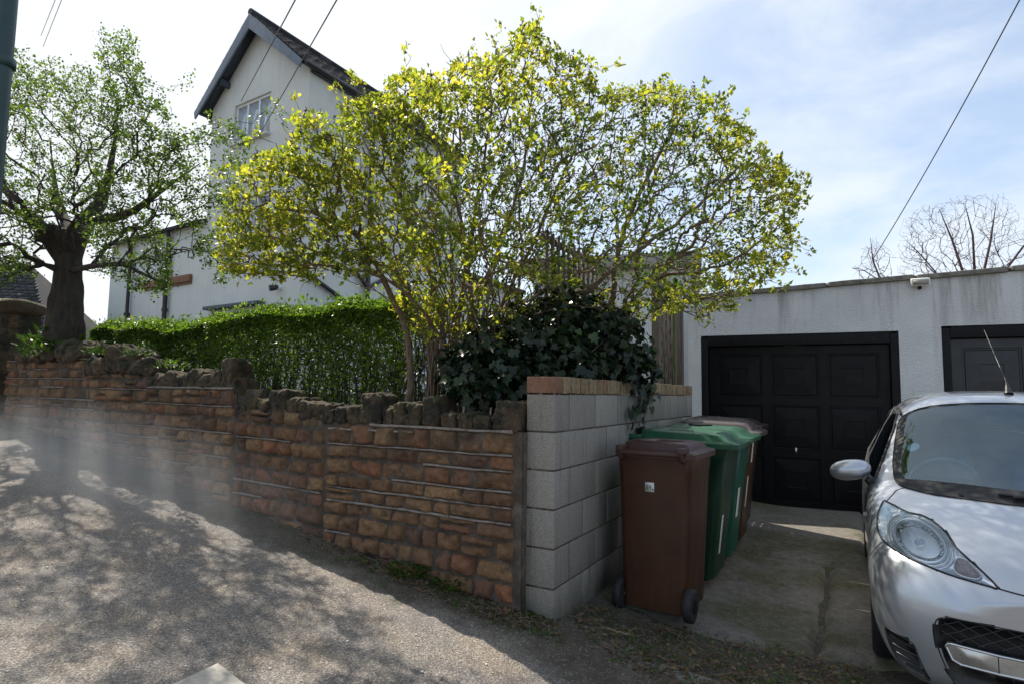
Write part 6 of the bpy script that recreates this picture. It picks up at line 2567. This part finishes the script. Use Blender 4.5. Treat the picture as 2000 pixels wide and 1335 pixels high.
    g.add(np.array([(a_, mc[1] + .044, b_) for a_, b_ in gq] + [(mc[0], mc[1] + .044, mc[2])]), [(i, (i + 1) % 24, 24) for i in range(24)])
    part(g, 'mirror_glass', 'chrome', mr_, False)
    g = Geo()
    rp = proj('right' if sg == 1 else 'left', .86, .74, 0)
    g.tube([rp, rp + np.array([-.010 * sg, 0, 0])], [.018, .014], 12)
    part(g, 'side_repeater', 'amber')
# grille
g = Geo()
GS = smooth_loop(GRILLE, 2)
add_patch(g, 'front', GS, lambda d: -min(.05, d * 1.4), .022)
gr = part(g, 'grille', 'trim')
g = Geo()
for sl_ in (1, -1):
    for k in np.arange(-1.2, 1.2, .085):
        L_ = []
        for t in np.linspace(0, .30, 24):
            x, z = k + t * sl_ * 1.9, .155 + t
            if in_poly(np.array([x]), np.array([z]), GRILLE)[0] and z > .345:
                L_.append(proj('front', x, z, -.020))
        if len(L_) > 2:
            g.tube(np.array(L_), .0042, 5)
part(g, 'mesh', 'trim', gr)
g = Geo()
BARP = [(-.522, .330), (-.512, .345), (-.499, .347), (-.338, .334), (-.251, .330), (0, .328)]
BARB = [(-.501, .278), (-.471, .264), (-.336, .256), (-.251, .254)]
BAR = BARP + [(-a_, b_) for a_, b_ in BARP[-2::-1]] + [(-a_, b_) for a_, b_ in BARB] + BARB[::-1]
V, F = patch('front', smooth_loop(BAR, 1), .004, .03)
a_, b_, c_ = F[0]
if np.cross(V[b_] - V[a_], V[c_] - V[a_])[1] > 0:
    F = [f[::-1] for f in F]
g.add(V, F)
g.add(V + np.array([0, .03, 0]), [f[::-1] for f in F])
q_ = [proj('front', x, z, .003) for x, z in smooth_loop(BAR, 1)]
g.tube(np.array(q_ + [q_[0]]), .006, 6, cap=False)
part(g, 'grille_bar', 'satin', gr)
for x in (-.338, .338, -.10, .10):
    g = Geo()
    g.tube(np.array([proj('front', x, z, .0055) for z in np.linspace(.262, .332, 5)]), .0018, 4)
    part(g, 'bar_joint', 'gap', gr)
g = Geo()
q_ = [proj('front', x, z, .001) for x, z in GS]
g.tube(np.array(q_ + [q_[0]]), .003, 6, cap=False)
part(g, 'grille_rim', 'trim')
# wheels in dark arches
for y_, wn in ((WHEELC[0], 1), (3.00, 2)):
    for sg in (1, -1):
        c_ = np.array([sg * .715, y_, WHEELC[1] - .005 - .045])
        c_[2] = .283
        X_ = np.array([1., 0, 0])
        g = Geo()
        prof = [(-.082, .20), (-.085, .255), (-.070, .276), (-.04, .283), (.04, .283), (.070, .276), (.085, .255), (.082, .20)]
        g.tube([c_ + X_ * a_ for a_, _ in prof], [b_ for _, b_ in prof], 40, cap=False)
        wh = part(g, 'tyre', 'rubber', None)
        wh.name = 'wheel'
        g = Geo()
        g.tube([c_ + X_ * a_ for a_ in (-.05, .05)], [.20, .20], 32)
        g.tube([c_ + X_ * sg * -1 * a_ for a_ in (.05, .075)], [.055, .05], 16)
        for k in range(8):
            t = k * math.pi / 4
            r_ = np.array([0, math.cos(t), math.sin(t)])
            g.tube([c_ - X_ * sg * .060 + r_ * .04, c_ - X_ * sg * .066 + r_ * .195], [.022, .018], 5)
        part(g, 'rim', 'wheel', wh, False)
        g = Geo()
        ar = [np.array([sg * .55, y_ + .36 * math.cos(t), WHEELC[1] + .36 * math.sin(t)]) for t in np.linspace(-.3, math.pi + .3, 20)]
        g.grid(np.array([v for p_ in ar for v in (p_, p_ + X_ * sg * .235)]), 20, 2)
        g.box((sg * .54, y_, WHEELC[1] + .05), (.02, .72, .62))
        part(g, 'arch_liner', 'gap')
# antenna, wiper, washer jet
g = Geo()
ab = proj('top', .055, 1.70, -.002)
g.tube([ab, ab + np.array([0, .012, .018]), ab + np.array([0, .03, .055]), ab + np.array([0, .05, .085])], [.028, .022, .012, .006], 10)
an = part(g, 'antenna', 'trim')
g = Geo()
g.tube([ab + np.array([0, .05, .085]), ab + np.array([-.035, .50, .48])], [.0035, .0022], 6)
part(g, 'rod', 'trim', an)
g = Geo()
L_ = [proj('top', x, .565 + .25 * abs(x - .1) ** 1.5 + .035, .014) for x in np.linspace(-.20, .50, 20)]
g.tube(np.array(L_), .009, 6)
L_ = [proj('top', x, .60 + .1 * (x + .15), .022) for x in np.linspace(-.15, .25, 10)]
g.tube(np.array(L_), .012, 6)
part(g, 'wiper', 'trim')
g = Geo()
w_ = proj('top', -.36, .640, .004)
g.tube([w_, w_ + np.array([0, 0, .014])], [.012, .009], 10)
part(g, 'washer_jet', 'trim')
# disc in the corner of the windscreen
g = Geo()
add_patch(g, 'top', ell(-.535, 1.13, .034, .034), -.004, .02)
part(g, 'permit_disc', 'sticker')
# cabin
g = Geo()
g.box((0, 1.45, .27), (1.36, 2.6, .04))
part(g, 'floor_pan', 'interior_dark', None, False)
g = Geo()
lump(g, np.array([0, 1.03, .78]), (1.36, .62, .26), np.array([1., 0, 0]), np.array([0, 1., 0]), 12, 5, .0, 1, 1)
lump(g, np.array([-.36, 1.10, .92]), (.36, .26, .10), np.array([1., 0, 0]), np.array([0, 1., 0]), 9, 3, .0, 1, 1)
part(g, 'dashboard', 'interior_dark')
g = Geo()
sc_ = np.array([-.36, 1.34, .90])
tn = unit(np.array([0, 1.0, .45]))
t1 = np.array([1., 0, 0]); t2 = np.cross(tn, t1)
g.tube([sc_ + .18 * (t1 * math.cos(t) + t2 * math.sin(t)) for t in np.linspace(0, 2 * math.pi, 33)], .014, 8, cap=False)
g.tube([sc_, sc_ - tn * .18], [.05, .05], 10)
for t in (0.2, math.pi - .2, -math.pi / 2):
    g.tube([sc_, sc_ + .18 * (t1 * math.cos(t) + t2 * math.sin(t))], .014, 6)
part(g, 'steering_wheel', 'interior')
for sx in (-.36, .36):
    g = Geo()
    lump(g, np.array([sx, 1.70, .50]), (.50, .52, .20), np.array([1., 0, 0]), np.array([0, 1., 0]), 9, 4, .0, 1, 1)
    bk = unit(np.array([0, .20, 1.0]))
    lump(g, np.array([sx, 1.98, .86]), (.50, .17, .66), np.array([1., 0, 0]), unit(np.cross(bk, np.array([1., 0, 0]))), 10, 3.4, .0, 1, 1)
    se_ = part(g, 'seat', 'interior')
    g = Geo()
    lump(g, np.array([sx, 2.07, 1.27]), (.27, .10, .19), np.array([1., 0, 0]), unit(np.cross(bk, np.array([1., 0, 0]))), 9, 3.2, .0, 1, 1)
    part(g, 'headrest', 'interior', se_)
g = Geo()
lump(g, np.array([0, 2.75, .75]), (1.2, .2, .75), np.array([1., 0, 0]), np.array([0, 1., 0]), 9, 5, .0, 1, 1)
part(g, 'rear_seat', 'interior')
g = Geo()
mq = proj('top', 0.0, 1.42, -.03)
lump(g, mq + np.array([0, .06, -.05]), (.22, .035, .065), np.array([1., 0, 0]), np.array([0, 1., 0]), 7, 4, 0, 1, 1)
part(g, 'rear_view_mirror', 'interior_dark')
bm.free()
# ------------------------------------------------------------------ scattering volume added to imitate a pale lens-flare veil by the wall
a = NT('pale_veil')
a.t.nodes.remove(a.bsdf)
vol = a.n('ShaderNodeVolumePrincipled')
vol.inputs['Color'].default_value = (.97, .98, 1.0, 1)
vol.inputs['Anisotropy'].default_value = .25
tc = a.n('ShaderNodeTexCoord')
ln = a.n('ShaderNodeVectorMath', operation='LENGTH')
a.l(tc.outputs['Object'], ln.inputs[0])
nz = a.noise(2.0, 3, .55, vec=tc.outputs['Object'])
fall = a.mr(a.math('ADD', ln.outputs['Value'], a.math('MULTIPLY', a.math('SUBTRACT', nz, .5), .45)), .10, 1.0, 1.0, 0.0)
a.l(a.math('MULTIPLY', fall, MIST_DENSITY if 'MIST_DENSITY' in globals() else .34), vol.inputs['Density'])
a.l(vol.outputs['Volume'], a.out.inputs['Volume'])
mc_ = ghit(190, 900)
g = Geo()
u_, v_ = np.meshgrid(np.linspace(0.001, math.pi - .001, 20), np.linspace(0, 2 * math.pi, 33), indexing='ij')
g.grid(np.stack([np.sin(u_) * np.cos(v_), np.sin(u_) * np.sin(v_), np.cos(u_)], -1).reshape(-1, 3), 20, 33, flip=True)
ms = g.build('pale_veil', a.m, smooth=True)
ms.location = tuple(np.array(wl3(3.6, -.55, 0)) + UP * .88)
ms.rotation_euler = (0, R(7), math.atan2(-E2[1], -E2[0]))
ms.scale = (2.9, .75, .52)
tag(ms, kind='stuff')
